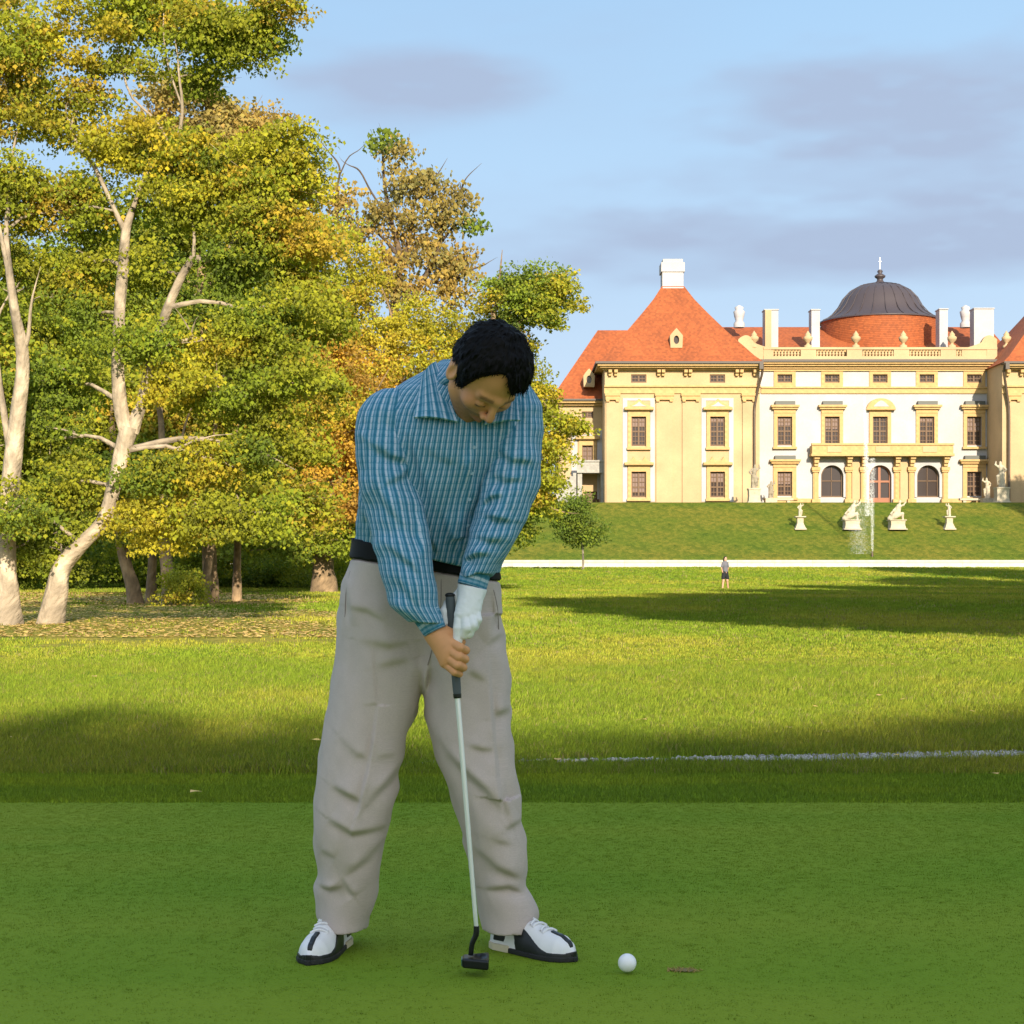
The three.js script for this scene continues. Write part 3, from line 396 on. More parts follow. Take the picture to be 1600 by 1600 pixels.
    const sc = new THREE.Shape(); sc.moveTo(0, 0); sc.lineTo(3.4, 0); sc.lineTo(3.4, 2.2); sc.quadraticCurveTo(2.4, 3.1, 1.9, 1.9); sc.quadraticCurveTo(1.1, 1.5, 0, 1.3); sc.closePath(); const sg = new THREE.ExtrudeGeometry(sc, { depth: 0.6, bevelEnabled: false }); sg.scale(-1, 1, 1); { const g = sg.index ? sg.toNonIndexed() : sg, p = g.attributes.position.array; for (let i = 0; i < p.length; i += 9) for (let q = 0; q < 3; q++) { const t = p[i + 3 + q]; p[i + 3 + q] = p[i + 6 + q]; p[i + 6 + q] = t; } g.computeVertexNormals(); g.translate(X(1208, 161), Y(566, 161), -161.4); pp('gable_scroll', g, PM.cream); }
    // rain pipe with hopper
    const pipe = part('rain_pipe', palace), P3 = (px, py, f) => new THREE.Vector3(X(px, PD), Y(py, PD), -PD + f);
    pp('pipe', tube([P3(1189, 572, 1.1), P3(1188.5, 585, 0.9), P3(1184, 605, 0.55), P3(1178.5, 636, 0.3), P3(1178, 650, 0.3), P3(1178, 720, 0.3), P3(1178, 786, 0.3)], [0.13, 0.12, 0.12, 0.12, 0.12, 0.12, 0.12], 8, 0.5), PM.metal, pipe); pp('hopper', B(1186, 1192, 567, 577, PD - 1.2, 0.35, 0.1), PM.gutter, pipe);
  }
  // ---- lower left wing, d = 165
  const WD = 159.5;
  put('wing_wall', wall(X(872, WD), X(946, WD), baseY, Y(626, WD), -WD, 0.6, [holeOf(918, 643, 653, 18, WD), holeOf(918, 696, 736, 17, WD), holeOf(925, 768, 795, 22, WD)]), PM.cream);
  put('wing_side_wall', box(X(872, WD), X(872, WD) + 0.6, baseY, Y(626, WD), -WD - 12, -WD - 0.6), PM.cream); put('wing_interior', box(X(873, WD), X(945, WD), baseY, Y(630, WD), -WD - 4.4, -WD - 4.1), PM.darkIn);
  windowPart(918, 643, 653, 18, WD, { rows: 2 }); windowPart(918, 696, 736, 17, WD, { rows: 5, surround: 5, hood: 'peak', blind: 0.6 });
  put('wing_white_panel', join([B(893, 902, 672, 780, WD, 0.05), B(933, 941, 672, 780, WD, 0.05)]), PM.white);
  put('wing_cornice', join([B(863, 946, 627.5, 630.5, WD, 0.8), B(868, 946, 630.5, 634, WD, 0.4)]), PM.trim); put('wing_gutter', B(858, 946, 624.5, 627.4, WD, 1.0), PM.gutter);
  { const yE = Y(625.5, WD - 1), yR = Y(516, WD + 7), x0 = X(859, WD - 1), x1 = X(1010, WD), xr = X(934, WD + 7); put('wing_roof', poly([[x0, yE, -WD + 0.9], [x1, yE, -WD + 0.9], [x1, yR, -WD - 7], [xr, yR, -WD - 7], [x0, yE, -WD - 14], [x1, yE, -WD - 14]], [0, 1, 2, 0, 2, 3, 0, 3, 4, 3, 2, 5, 3, 5, 4, 0, 4, 5, 0, 5, 1, 1, 5, 2]), PM.tile); }
  { const d = WD - 0.5, g = part('dormer', palace), x = X(920.5, d), y = Y(592, d), sh = new THREE.Shape(); sh.moveTo(-0.5, -0.75); sh.lineTo(0.5, -0.75); sh.lineTo(0.55, 0.3); sh.quadraticCurveTo(0.3, 0.7, 0, 1); sh.quadraticCurveTo(-0.3, 0.7, -0.55, 0.3); sh.closePath(); const h = new THREE.Path(); h.absellipse(0, -0.05, 0.25, 0.38, 0, 6.2832, true); sh.holes.push(h); const q = new THREE.ExtrudeGeometry(sh, { depth: 2.6, bevelEnabled: false, curveSegments: 8 }); q.translate(x, y, -d - 2.6); put('housing', q, PM.cream, g); put('opening', box(x - 0.28, x + 0.28, y - 0.45, y + 0.35, -d - 0.4, -d - 0.3), PM.glass, g); }
  const st = part('entrance_stair', palace); put('landing', B(900, 946, 738, 741, WD, 2.4), PM.greyStone, st); put('parapet', join([box(X(900, WD), X(946, WD), Y(738, WD), Y(724, WD), -WD + 2.1, -WD + 2.4), box(X(899, WD), X(947, WD), Y(724, WD), Y(721.5, WD), -WD + 2, -WD + 2.5)]), PM.greyStone, st); put('supports', join([B(901, 908, 741, 792, WD, 2.2), B(937, 944, 741, 792, WD, 2.2)]), PM.greyStone, st); put('basement_door', B(914, 936, 768, 792, WD, -0.3, 0.4), PM.wood, st);
  { const steps = []; for (let i = 0; i < 9; i++) steps.push(box(X(899, WD) - 0.3 * (i + 1), X(899, WD) - 0.3 * i, baseY, Y(741, WD) - 0.3 * i, -WD + 0.3, -WD + 2.3)); put('steps', join(steps), PM.greyStone, st); }
}

// ---------- trees ----------
const barkT = texture(512, (u, v) => { const a = fbm(u * 24, v * 6, 0.5, 5, 24, 6), b = fbm(u * 3, v * 3, 4.5, 4, 3, 3), k = 0.82 + 0.12 * a + 0.34 * b; return [k, k * 0.97, k * 0.92]; });
const barkB = texture(512, (u, v) => { const h = 0.5 + 0.5 * fbm(u * 12, v * 9, 0.5, 5, 12, 9); return [h, h, h]; }, false);
const bark = (r, g, b) => std(rgb(r, g, b), 0.95, { map: barkT, bumpMap: barkB, bumpScale: 0.035 });
const BARK = { pale: bark(0.55, 0.475, 0.385), brown: bark(0.38, 0.28, 0.18), dark: bark(0.15, 0.11, 0.075), grey: bark(0.4, 0.37, 0.32) };
// a sprig: leaves of five lobes, folded a little along the middle, round a common point
function sprig(count, leaf, reach) {
  const p = [], n = [], ix = [], v = new THREE.Vector3(), q = new THREE.Quaternion(), e = new THREE.Euler();
  const out = [[0, 0, -0.5], [0.28, 0.07, -0.28], [0.5, 0.1, 0.02], [0.2, 0.05, 0.2], [0, -0.02, 0.56], [-0.2, 0.05, 0.2], [-0.5, 0.1, 0.02], [-0.28, 0.07, -0.28]];
  for (let i = 0; i < count; i++) {
    const a = rnd() * 6.283, u = rr(-0.6, 1), r = reach * Math.cbrt(rnd()), w = Math.sqrt(1 - u * u), c = [Math.cos(a) * w * r, u * r * 0.7, Math.sin(a) * w * r], o = p.length / 3, s = leaf * rr(0.55, 1.35);
    e.set(rr(0.35, 1.45), rnd() * 6.283, rr(-0.35, 0.35), 'YXZ'); q.setFromEuler(e);
    v.set(0, 1, 0).applyQuaternion(q); const nx = v.x * 0.6 + c[0] / reach * 0.6, ny = v.y * 0.6 + 0.35, nz = v.z * 0.6 + c[2] / reach * 0.6, l = Math.hypot(nx, ny, nz);
    for (const t of [[0, 0, 0], ...out]) { v.set(t[0] * s, t[1] * s, t[2] * s).applyQuaternion(q); p.push(v.x + c[0], v.y + c[1], v.z + c[2]); n.push(nx / l, ny / l, nz / l); }
    for (let k = 0; k < 8; k += 1) ix.push(o, o + 1 + k, o + 1 + (k + 1) % 8);
  }
  const g = new THREE.BufferGeometry(); g.setAttribute('position', new THREE.Float32BufferAttribute(p, 3)); g.setAttribute('uv', new THREE.Float32BufferAttribute(new Float32Array(p.length / 3 * 2), 2)); g.setIndex(ix); g.computeVertexNormals(); return g;
}
const SPRIGS = { fine: sprig(20, 0.066, 0.21), mid: sprig(20, 0.112, 0.37), big: sprig(14, 0.42, 0.75), thin: sprig(8, 0.14, 0.4) };
const leafMat = new THREE.MeshPhysicalMaterial({ color: 0xffffff, roughness: 1, transmission: 0.4, specularIntensity: 0.4 });
// palettes: linear colours, mixed leaf by leaf
const PAL = {
  green: [[0.17, 0.215, 0.012], [0.225, 0.25, 0.014], [0.265, 0.27, 0.014], [0.13, 0.18, 0.014]], yellow: [[0.31, 0.3, 0.016], [0.37, 0.325, 0.018], [0.25, 0.265, 0.016], [0.38, 0.3, 0.018]],
  mixed: [[0.25, 0.26, 0.014], [0.31, 0.28, 0.016], [0.19, 0.22, 0.012], [0.35, 0.25, 0.022], [0.23, 0.245, 0.014]], orange: [[0.42, 0.24, 0.025], [0.46, 0.28, 0.025], [0.34, 0.2, 0.03], [0.38, 0.3, 0.02]],
  brown: [[0.26, 0.2, 0.05], [0.22, 0.17, 0.045], [0.2, 0.175, 0.05], [0.29, 0.215, 0.045]], shadeGreen: [[0.12, 0.165, 0.014], [0.15, 0.19, 0.014], [0.1, 0.15, 0.014]], rust: [[0.32, 0.215, 0.055], [0.34, 0.235, 0.05], [0.26, 0.21, 0.05]],  // the darkest greens have foliage shade put into the leaf colour
};
const LM = new THREE.Matrix4(), LQ = new THREE.Quaternion(), LE = new THREE.Euler(), LC = new THREE.Color();
// blobs: [px, py, rx, ry, depth offset, palette, density]; sizes in photograph pixels at the tree's depth d
function crown(parent, d, blobs, o) {
  const s = d / F, list = [], base = parent.position, clumpR = o.clump ?? 0.5, per = o.per ?? 26;
  for (const [px, py, rx, ry, dd = 0, pal = o.pal, dens = 1] of blobs) {
    const c = at(px, py, d + dd).sub(base), R = [rx * s, ry * s, Math.min(rx, ry) * s * (o.deep ?? 0.9)];
    const n = Math.max(3, Math.round(dens * (o.fill ?? 1) * 2.4 * (R[0] * R[1] + R[0] * R[2] * 0.6 + R[1] * R[2] * 0.6) / (clumpR * clumpR)));
    for (let i = 0; i < n; i++) {
      const a = rnd() * 6.283, u = rr(-1, 1), w = Math.sqrt(1 - u * u), r = Math.pow(rnd(), 0.38), q = [Math.cos(a) * w, u, Math.sin(a) * w];
      const cx = c.x + q[0] * R[0] * r, cy = c.y + q[1] * R[1] * r, cz = c.z + q[2] * R[2] * r, cr = clumpR * rr(0.55, 1.25), tone = rr(0.82, 1.15), main = PAL[pal][Math.floor(rnd() * PAL[pal].length)];
      for (let k = 0; k < per * cr / clumpR; k++) {
        const b = rnd() * 6.283, t = rr(-0.55, 1), z = Math.sqrt(1 - t * t), f = cr * (rnd() + rnd() + rnd()) * 0.62;
        list.push([cx + Math.cos(b) * z * f, cy + t * f * 0.78, cz + Math.sin(b) * z * f, rnd() < 0.8 ? main : PAL[pal][Math.floor(rnd() * PAL[pal].length)], tone * rr(0.9, 1.12)]);
      }
    }
  }
  const im = new THREE.InstancedMesh(o.sprig, leafMat, list.length); im.name = 'crown'; im.castShadow = im.receiveShadow = true;
  list.forEach(([x, y, z, c, t], i) => { LE.set(rr(-0.35, 0.35), rnd() * 6.283, rr(-0.35, 0.35)); LQ.setFromEuler(LE); const k = rr(0.75, 1.2) * (o.size ?? 1); LM.compose(new THREE.Vector3(x, y, z), LQ, new THREE.Vector3(k, k, k)); im.setMatrixAt(i, LM); im.setColorAt(i, LC.setRGB(c[0] * t * 1.3, c[1] * t * 1.3, c[2] * t * 1.3)); });
  kind(im, 'stuff'); parent.add(im); return im;
}
// limbs: arrays of [px, py, width in px, depth offset]
function tree(name, label, d, baseAt, limbs, blobs, o, group) {
  const b = at(baseAt[0], baseAt[1], d); b.y = groundY(b.x, d) - 0.05;
  const t = thing(name, label, o.category ?? 'tree', [b.x, b.y, b.z], 0, group), s = d / F, joints = [];
  limbs.forEach((l, i) => {
    const pts = l.map(([px, py, , dd = 0]) => at(px, py, d + dd).sub(b)), w = l.map((q) => q[2] * s / 2 * (o.slim ?? 1)), n = pts.length; if (l[n - 1][2] < 11) { const dir = pts[n - 1].clone().sub(pts[n - 2]).normalize(), L = Math.min(w[n - 1] * 30, 90 * s); pts.push(pts[n - 1].clone().addScaledVector(dir, L * 0.5).add(new THREE.Vector3(rr(-0.1, 0.1) * L, L * 0.1, 0)), pts[n - 1].clone().addScaledVector(dir, L).add(new THREE.Vector3(rr(-0.2, 0.2) * L, L * 0.25, 0))); w.push(w[n - 1] * 0.6, w[n - 1] * 0.12); }
    if (i === 0) pts[0].y = 0;
    add(i === 0 ? 'trunk' : 'limb', tube(pts, w, i === 0 ? 14 : 9, i === 0 ? 0.16 : 0.2, 0.14), o.bark, t);
    pts.forEach((p, k) => joints.push([p, w[k]]));
  });
  // boughs from the nearest joint to each mass of leaves, with twigs inside it
  const boughs = [];
  if (o.boughs !== false) for (const [px, py, rx, ry, dd = 0] of blobs) {
    const c = at(px, py, d + dd).sub(b); let best = null, bd = 1e9; for (const j of joints) { const q = j[0].distanceTo(c) + Math.max(0, j[0].y - c.y) * 0.6; if (q < bd) { bd = q; best = j; } }
    const mid = best[0].clone().lerp(c, 0.5).add(new THREE.Vector3(rr(-0.2, 0.2), bd * 0.1, rr(-0.2, 0.2))), r0 = Math.min(best[1] * 0.6, 0.02 + bd * 0.018);
    boughs.push(tube([best[0].clone(), mid, c], [r0, r0 * 0.7, r0 * 0.35], 6, 0.35, 0.1));
    for (let k = 0; k < (o.twigs ?? 4); k++) { const e = c.clone().add(new THREE.Vector3(rr(-1, 1) * rx * s * 0.85, rr(-0.5, 1) * ry * s * 0.85, rr(-0.8, 0.8) * Math.min(rx, ry) * s)), from = mid.clone().lerp(c, rr(0.2, 1)), m2 = from.clone().lerp(e, 0.5).add(new THREE.Vector3(rr(-0.12, 0.12), rr(-0.1, 0.15), rr(-0.1, 0.1)).multiplyScalar(s * 60)); boughs.push(tube([from, m2, e], [r0 * 0.4, r0 * 0.28, r0 * 0.12], 5, 0.4, 0.1)); }
  }
  if (boughs.length) kind(add('boughs', join(boughs), o.twigBark ?? o.bark, t), 'stuff');
  crown(t, d, blobs, o); return t;
}
const near = { slim: 0.77, sprig: SPRIGS.fine, bark: BARK.pale, pal: 'green', clump: 0.4, per: 42, twigs: 5, fill: 0.55 };
tree('maple_tree', 'tall pale-barked tree with a straight bright trunk rising beside the forked tree', 27.2, [12, 980],
  [[[12, 982, 62], [13, 930, 42], [10, 860, 38], [16, 760, 38], [27, 650, 33], [36, 560, 27], [24, 490, 20], [14, 420, 15], [10, 360, 12, 0.3], [18, 280, 9, 0.5]], [[30, 600, 16], [38, 545, 14], [44, 525, 9]], [[14, 700, 14, 0.2], [2, 620, 13, 0.4], [-10, 520, 11, 0.6]], [[12, 420, 10], [-6, 330, 8], [-20, 240, 6]]],
  [[20, 300, 70, 55, 0.6, 'mixed'], [-40, 360, 70, 70, 1, 'mixed'], [95, 330, 60, 75, 0.9, 'mixed', 0.6], [40, 200, 75, 55, 0.8, 'mixed'], [10, 110, 60, 60, 0.4, 'mixed'], [-30, 40, 60, 60, 0.8, 'mixed', 0.7], [60, 60, 55, 40, 0.7, 'yellow'], [30, 445, 60, 40, 1.1, 'green'], [95, 470, 60, 45, 1.2, 'mixed', 0.7], [20, 800, 50, 45, -0.6, 'green', 0.5], [45, 840, 70, 40, 0.4, 'green'], [-30, 640, 60, 70, 1.4, 'green'], [10, 700, 50, 40, 1.2, 'green', 0.8]], near, 'trees at the edge of the wood');
tree('maple_tree', 'leaning forked tree with pale bark and a wide yellow-green crown', 27.6, [80, 976],
  [[[78, 978, 54], [88, 930, 44], [98, 885, 38], [128, 850, 31], [160, 815, 28], [178, 760, 30], [192, 705, 34], [203, 668, 38]], [[200, 680, 34], [188, 630, 29], [184, 560, 25], [186, 490, 24], [192, 420, 23], [197, 360, 19], [208, 325, 14, 0.2], [222, 300, 9, 0.4]],
    [[206, 676, 28], [224, 620, 23], [238, 555, 21], [262, 480, 19], [285, 430, 17], [302, 402, 15]], [[300, 406, 13], [335, 405, 11], [368, 375, 10, -0.2], [398, 330, 8, -0.4], [412, 285, 5, -0.5]], [[302, 402, 10], [350, 400, 8, 0.2], [372, 385, 6, 0.3]], [[197, 365, 13], [180, 330, 10], [150, 265, 9, 0.2], [112, 200, 8, 0.4], [140, 130, 6, 0.5]],
    [[208, 325, 10], [235, 260, 8, 0.2], [270, 235, 8, 0.1], [285, 175, 7, -0.1], [280, 120, 5, -0.2]], [[270, 238, 7], [245, 190, 6, 0.2], [205, 150, 5, 0.3], [188, 95, 4, 0.3]], [[286, 170, 5, -0.1], [262, 100, 4, 0], [255, 40, 3, 0]]],
  [[150, 60, 90, 60, 0.3, 'yellow', 0.7], [235, 40, 75, 60, 0.6, 'green', 0.6], [330, 40, 80, 60, -0.1, 'mixed'], [385, 75, 55, 65, -0.3, 'green'], [330, 125, 70, 40, 0.2, 'green', 0.6], [200, 110, 60, 40, 0.2, 'mixed', 0.55], [110, 150, 70, 50, 0.4, 'mixed', 0.6], [200, 0, 120, 40, 0.4, 'yellow', 0.6], [425, 30, 35, 30, -0.4, 'mixed', 0.6],
    [200, 240, 90, 55, 0.3, 'yellow'], [270, 270, 80, 55, 0.1, 'green'], [350, 270, 80, 55, -0.2, 'yellow'], [430, 265, 75, 55, -0.3, 'yellow'], [470, 300, 50, 50, -0.1, 'mixed'], [390, 330, 70, 45, -0.3, 'mixed'], [300, 340, 70, 45, 0.2, 'green'], [250, 320, 50, 40, 0.4, 'green'], [130, 340, 70, 60, 0.7, 'mixed', 0.7], [130, 420, 60, 50, 0.9, 'green'], [255, 430, 50, 45, 0.6, 'green'], [350, 440, 70, 50, 0.1, 'green'], [430, 400, 70, 60, 0, 'mixed'],
    [140, 500, 60, 45, 0.7, 'green'], [215, 545, 55, 30, -0.3, 'green'], [260, 540, 45, 35, 0.4, 'mixed'], [345, 530, 75, 55, 0, 'yellow'], [430, 500, 70, 60, 0.2, 'green'], [100, 600, 70, 60, 0.9, 'green'], [290, 610, 65, 45, -0.2, 'yellow'], [365, 620, 70, 55, 0, 'green'], [440, 600, 60, 60, 0.3, 'mixed'], [70, 690, 60, 55, 0.7, 'green'], [120, 760, 55, 50, 0.6, 'green'], [250, 740, 60, 40, -0.1, 'green'], [330, 720, 70, 50, 0, 'yellow'], [420, 710, 60, 55, 0.3, 'green'], [70, 800, 60, 45, 0.5, 'green'], [250, 820, 60, 42, 0, 'yellow'], [320, 810, 65, 45, 0.1, 'mixed'], [400, 810, 60, 45, 0.4, 'green'], [95, 850, 70, 30, 0.2, 'green']], near, 'trees at the edge of the wood');
const midT = { sprig: SPRIGS.mid, bark: BARK.brown, pal: 'green', clump: 0.7, per: 33, twigs: 4, fill: 0.75 };
// the row under the low boughs
for (const [px, py, d, w, lean, label] of [[212, 948, 43, 21, -30, 'slender trunk leaning toward the forked tree among the shrubs'], [236, 940, 46, 15, 5, 'thin dark trunk between two leaning trunks at the wood edge'], [266, 946, 42, 22, -12, 'stout grey trunk standing in the bramble at the wood edge'], [320, 940, 44, 14, 14, 'thin straight trunk leaning right at the edge of the leaf litter'], [370, 934, 47, 13, 2, 'slim upright trunk standing clear of the bramble']]) {
  const s = 27 / d; tree('young_tree', label, d, [px, py], [[[px, py, w * 1.25], [px + lean * 0.15, py - 30, w], [px + lean * 0.7, py - 90, w * 0.85], [px + lean, py - 170, w * 0.7], [px + lean * 1.2, py - 290, w * 0.4]], [[px + lean, py - 170, w * 0.45], [px + lean + 25, py - 240, w * 0.25]]],
    [[px + lean - 20, py - 215, 75 , 60, 0.8, 'green'], [px + lean + 30, py - 170, 65, 42, 0.5, px > 300 ? 'yellow' : 'green'], [px + lean, py - 320, 75, 65, 1.2, 'mixed'], [px + lean + 10, py - 118, 55, 26, 0.3, 'green', 0.7]], midT, 'young trees under the low boughs');
}
tree('chestnut_tree', 'broad chestnut with orange autumn leaves and a thick stubby trunk', 66, [506, 921], [[[506, 924, 44], [506, 905, 36], [505, 870, 33], [508, 800, 28], [512, 700, 22], [515, 600, 14]], [[506, 820, 18], [480, 760, 12], [465, 700, 8]], [[509, 780, 16], [545, 730, 11], [565, 680, 7]]],
  [[500, 560, 60, 55, 0, 'orange'], [540, 610, 60, 60, 1, 'orange'], [470, 640, 60, 60, -0.5, 'mixed'], [520, 690, 70, 60, -1, 'orange'], [560, 730, 60, 60, 0, 'orange'], [470, 740, 60, 55, -1, 'orange'], [525, 790, 70, 45, -1.5, 'orange'], [450, 810, 60, 45, -1, 'green'], [505, 845, 65, 28, -1.5, 'green'], [570, 830, 50, 40, 0, 'green'], [420, 850, 50, 25, -1, 'green'], [440, 560, 50, 60, 1, 'mixed']], { ...midT, clump: 1.0, sprig: SPRIGS.mid, size: 1.1 }, 'trees along the far side of the clearing');
tree('lime_tree', 'yellow-leaved lime tree with a full crown beside the half-bare tree', 74, [600, 912], [[[600, 915, 26], [600, 860, 22], [604, 760, 18], [606, 640, 13], [606, 560, 8]], [[604, 740, 12], [650, 660, 8], [680, 590, 5]], [[602, 720, 12], [560, 640, 8], [545, 560, 5]]],
  [[535, 400, 35, 45, 0, 'yellow'], [555, 450, 45, 45, 0, 'yellow'], [530, 520, 60, 45, 0, 'orange'], [600, 520, 60, 45, 0, 'yellow'], [660, 520, 60, 40, 0, 'yellow'], [720, 530, 50, 40, 0, 'yellow'], [580, 580, 70, 50, -1, 'orange'], [650, 580, 70, 50, -1, 'yellow'], [600, 650, 80, 60, -1, 'orange'], [680, 650, 70, 60, -1, 'yellow'], [600, 740, 80, 60, -1, 'mixed'], [680, 740, 70, 60, -1, 'yellow'], [620, 820, 90, 50, -1, 'mixed'], [700, 820, 70, 50, -1, 'green'], [520, 470, 40, 50, 1, 'mixed'], [480, 480, 40, 60, 1, 'mixed'], [740, 600, 50, 50, 0, 'yellow']], { ...midT, clump: 1.0, size: 1.1, per: 24 }, 'trees along the far side of the clearing');
tree('half_bare_tree', 'half-bare tree with brown withered leaves on dark crooked branches against the sky', 82, [612, 908], [[[612, 910, 26], [612, 800, 24], [608, 680, 22], [610, 560, 18], [618, 470, 14], [624, 400, 10], [610, 340, 7], [600, 280, 5], [598, 230, 2]], [[614, 520, 12], [660, 440, 9], [688, 380, 7], [692, 330, 5], [718, 300, 3]], [[688, 380, 5], [715, 350, 4], [745, 355, 2]], [[620, 440, 9], [640, 370, 7], [650, 310, 5], [670, 290, 3]], [[612, 540, 11], [560, 450, 8], [535, 380, 6], [525, 310, 4], [530, 260, 3], [512, 235, 1.6]], [[530, 275, 2.4], [545, 245, 1.8], [560, 235, 1.2]], [[610, 345, 4], [580, 300, 3], [560, 265, 2.5], [545, 258, 1.4]], [[624, 400, 6], [585, 360, 4], [560, 350, 3], [540, 330, 2]], [[660, 440, 6], [700, 440, 5], [740, 420, 3], [755, 415, 1.6]], [[600, 300, 3.4], [620, 260, 2.6], [632, 235, 1.6]]],
  [[600, 232, 26, 18, 0, 'shadeGreen', 0.6], [628, 245, 22, 18, 0, 'brown', 0.5], [620, 300, 34, 28, 0, 'brown', 0.5], [655, 300, 30, 26, 0, 'brown', 0.45], [690, 315, 28, 24, 0, 'brown', 0.5], [725, 310, 22, 24, 0, 'brown', 0.45], [600, 345, 40, 28, 0, 'brown', 0.45], [650, 355, 40, 32, 0, 'rust', 0.5], [705, 355, 34, 24, 0, 'brown', 0.45], [738, 360, 16, 14, 0, 'shadeGreen', 0.4], [545, 330, 30, 30, 0, 'rust', 0.5], [545, 380, 28, 28, 0, 'rust', 0.45], [620, 410, 44, 28, 0, 'rust', 0.5], [680, 410, 44, 30, 0, 'brown', 0.5], [720, 425, 36, 28, 0, 'rust', 0.5], [640, 460, 50, 30, 0, 'rust', 0.55], [700, 465, 44, 26, 0, 'rust', 0.5], [590, 440, 30, 30, 0, 'rust', 0.35]], { sprig: SPRIGS.thin, bark: BARK.dark, pal: 'brown', clump: 0.55, per: 9, twigs: 14, size: 1.35, fill: 1.1 }, 'trees along the far side of the clearing');
tree('rust_tree', 'tall tree with thin rust-brown leaves behind the forked tree', 46, [330, 930], [[[330, 934, 24], [325, 800, 22], [320, 600, 19], [315, 450, 15], [318, 330, 11], [325, 250, 7], [335, 190, 3]], [[317, 360, 8], [280, 290, 6], [255, 220, 4], [240, 180, 2]], [[320, 300, 7], [365, 250, 5], [390, 200, 3]]],
  [[290, 165, 55, 32, 0, 'rust', 0.8], [350, 185, 55, 32, 0, 'rust', 0.8], [395, 205, 40, 30, 0, 'rust', 0.8], [260, 205, 50, 34, 0, 'rust', 0.8], [330, 225, 60, 34, 0, 'brown', 0.8], [400, 240, 45, 30, 0, 'rust', 0.8], [300, 265, 60, 36, 0, 'brown', 0.8], [380, 280, 60, 40, 0, 'mixed'], [300, 380, 80, 60, 0, 'green'], [400, 380, 80, 60, 0, 'mixed'], [470, 330, 40, 50, 0, 'yellow', 0.8], [460, 420, 60, 50, 0, 'mixed'], [480, 500, 50, 60, 0, 'mixed'], [300, 500, 90, 60, 0, 'green'], [410, 500, 80, 60, 0, 'green'], [460, 600, 60, 60, 0, 'mixed'], [330, 640, 90, 70, 0, 'green'], [440, 700, 60, 60, 0, 'mixed'], [380, 760, 80, 60, 0, 'green'], [470, 790, 50, 50, 0, 'mixed'], [250, 700, 80, 60, 0, 'shadeGreen'], [200, 560, 80, 70, 0, 'shadeGreen'], [200, 420, 80, 70, 0, 'shadeGreen']], { ...midT, fill: 0.9, size: 1.05 }, 'trees along the far side of the clearing');
tree('walnut_tree', 'yellow-green tree with an overhanging round bough reaching toward the palace', 72, [735, 912], [[[735, 915, 30], [738, 850, 26], [745, 760, 22], [750, 660, 18], [752, 570, 12], [770, 500, 8]], [[751, 600, 9], [790, 540, 7], [815, 500, 5], [840, 480, 3]], [[750, 690, 10], [810, 660, 7], [860, 650, 4], [895, 665, 2]], [[746, 760, 9], [800, 770, 7], [850, 790, 4], [880, 800, 2]]],
  [[785, 450, 28, 22, 0, 'green'], [775, 475, 24, 20, 0, 'mixed'], [815, 470, 30, 30, 0, 'green'], [845, 470, 36, 34, 0, 'green'], [875, 475, 20, 30, 0, 'yellow', 0.9], [855, 505, 24, 20, 0, 'green'], [800, 500, 24, 18, 0.5, 'shadeGreen', 0.6], [790, 560, 40, 40, 1, 'mixed'], [830, 600, 22, 24, 0, 'yellow'], [838, 640, 34, 30, 0, 'yellow'], [865, 655, 26, 22, 0, 'green'], [890, 672, 18, 12, 0, 'yellow', 0.7], [832, 700, 34, 34, 0, 'yellow'], [835, 750, 34, 34, 0, 'yellow'], [850, 775, 26, 22, 0, 'mixed'], [800, 680, 50, 60, 1, 'mixed'], [800, 780, 50, 50, 1, 'green'], [862, 700, 14, 18, 0, 'yellow', 0.6], [780, 850, 50, 30, 1, 'green']], { ...midT, clump: 0.75, size: 1.15 }, 'trees along the far side of the clearing');
tree('ornamental_tree', 'small round-headed tree with shade painted into its green leaves on a thin pale stem before the bank', 118, [911, 890], [[[911, 889, 3.6], [911, 870, 3.2], [910, 850, 3], [905, 825, 2.6], [895, 805, 1.6]], [[907, 835, 2.6], [885, 815, 1.8]]], [[880, 808, 22, 20, 0, 'shadeGreen'], [900, 800, 22, 18, 0, 'shadeGreen'], [898, 825, 24, 20, 0, 'shadeGreen'], [918, 838, 18, 18, 0, 'shadeGreen'], [890, 842, 18, 14, 0, 'shadeGreen'], [866, 792, 16, 11, 0, 'shadeGreen', 0.8], [848, 788, 14, 10, 0, 'shadeGreen', 0.8], [838, 802, 10, 16, 0, 'shadeGreen', 0.8]], { sprig: SPRIGS.mid, bark: BARK.grey, pal: 'shadeGreen', clump: 0.7, per: 16, size: 1.3, twigs: 2 });  // shade is painted into these leaves by the darkest palette
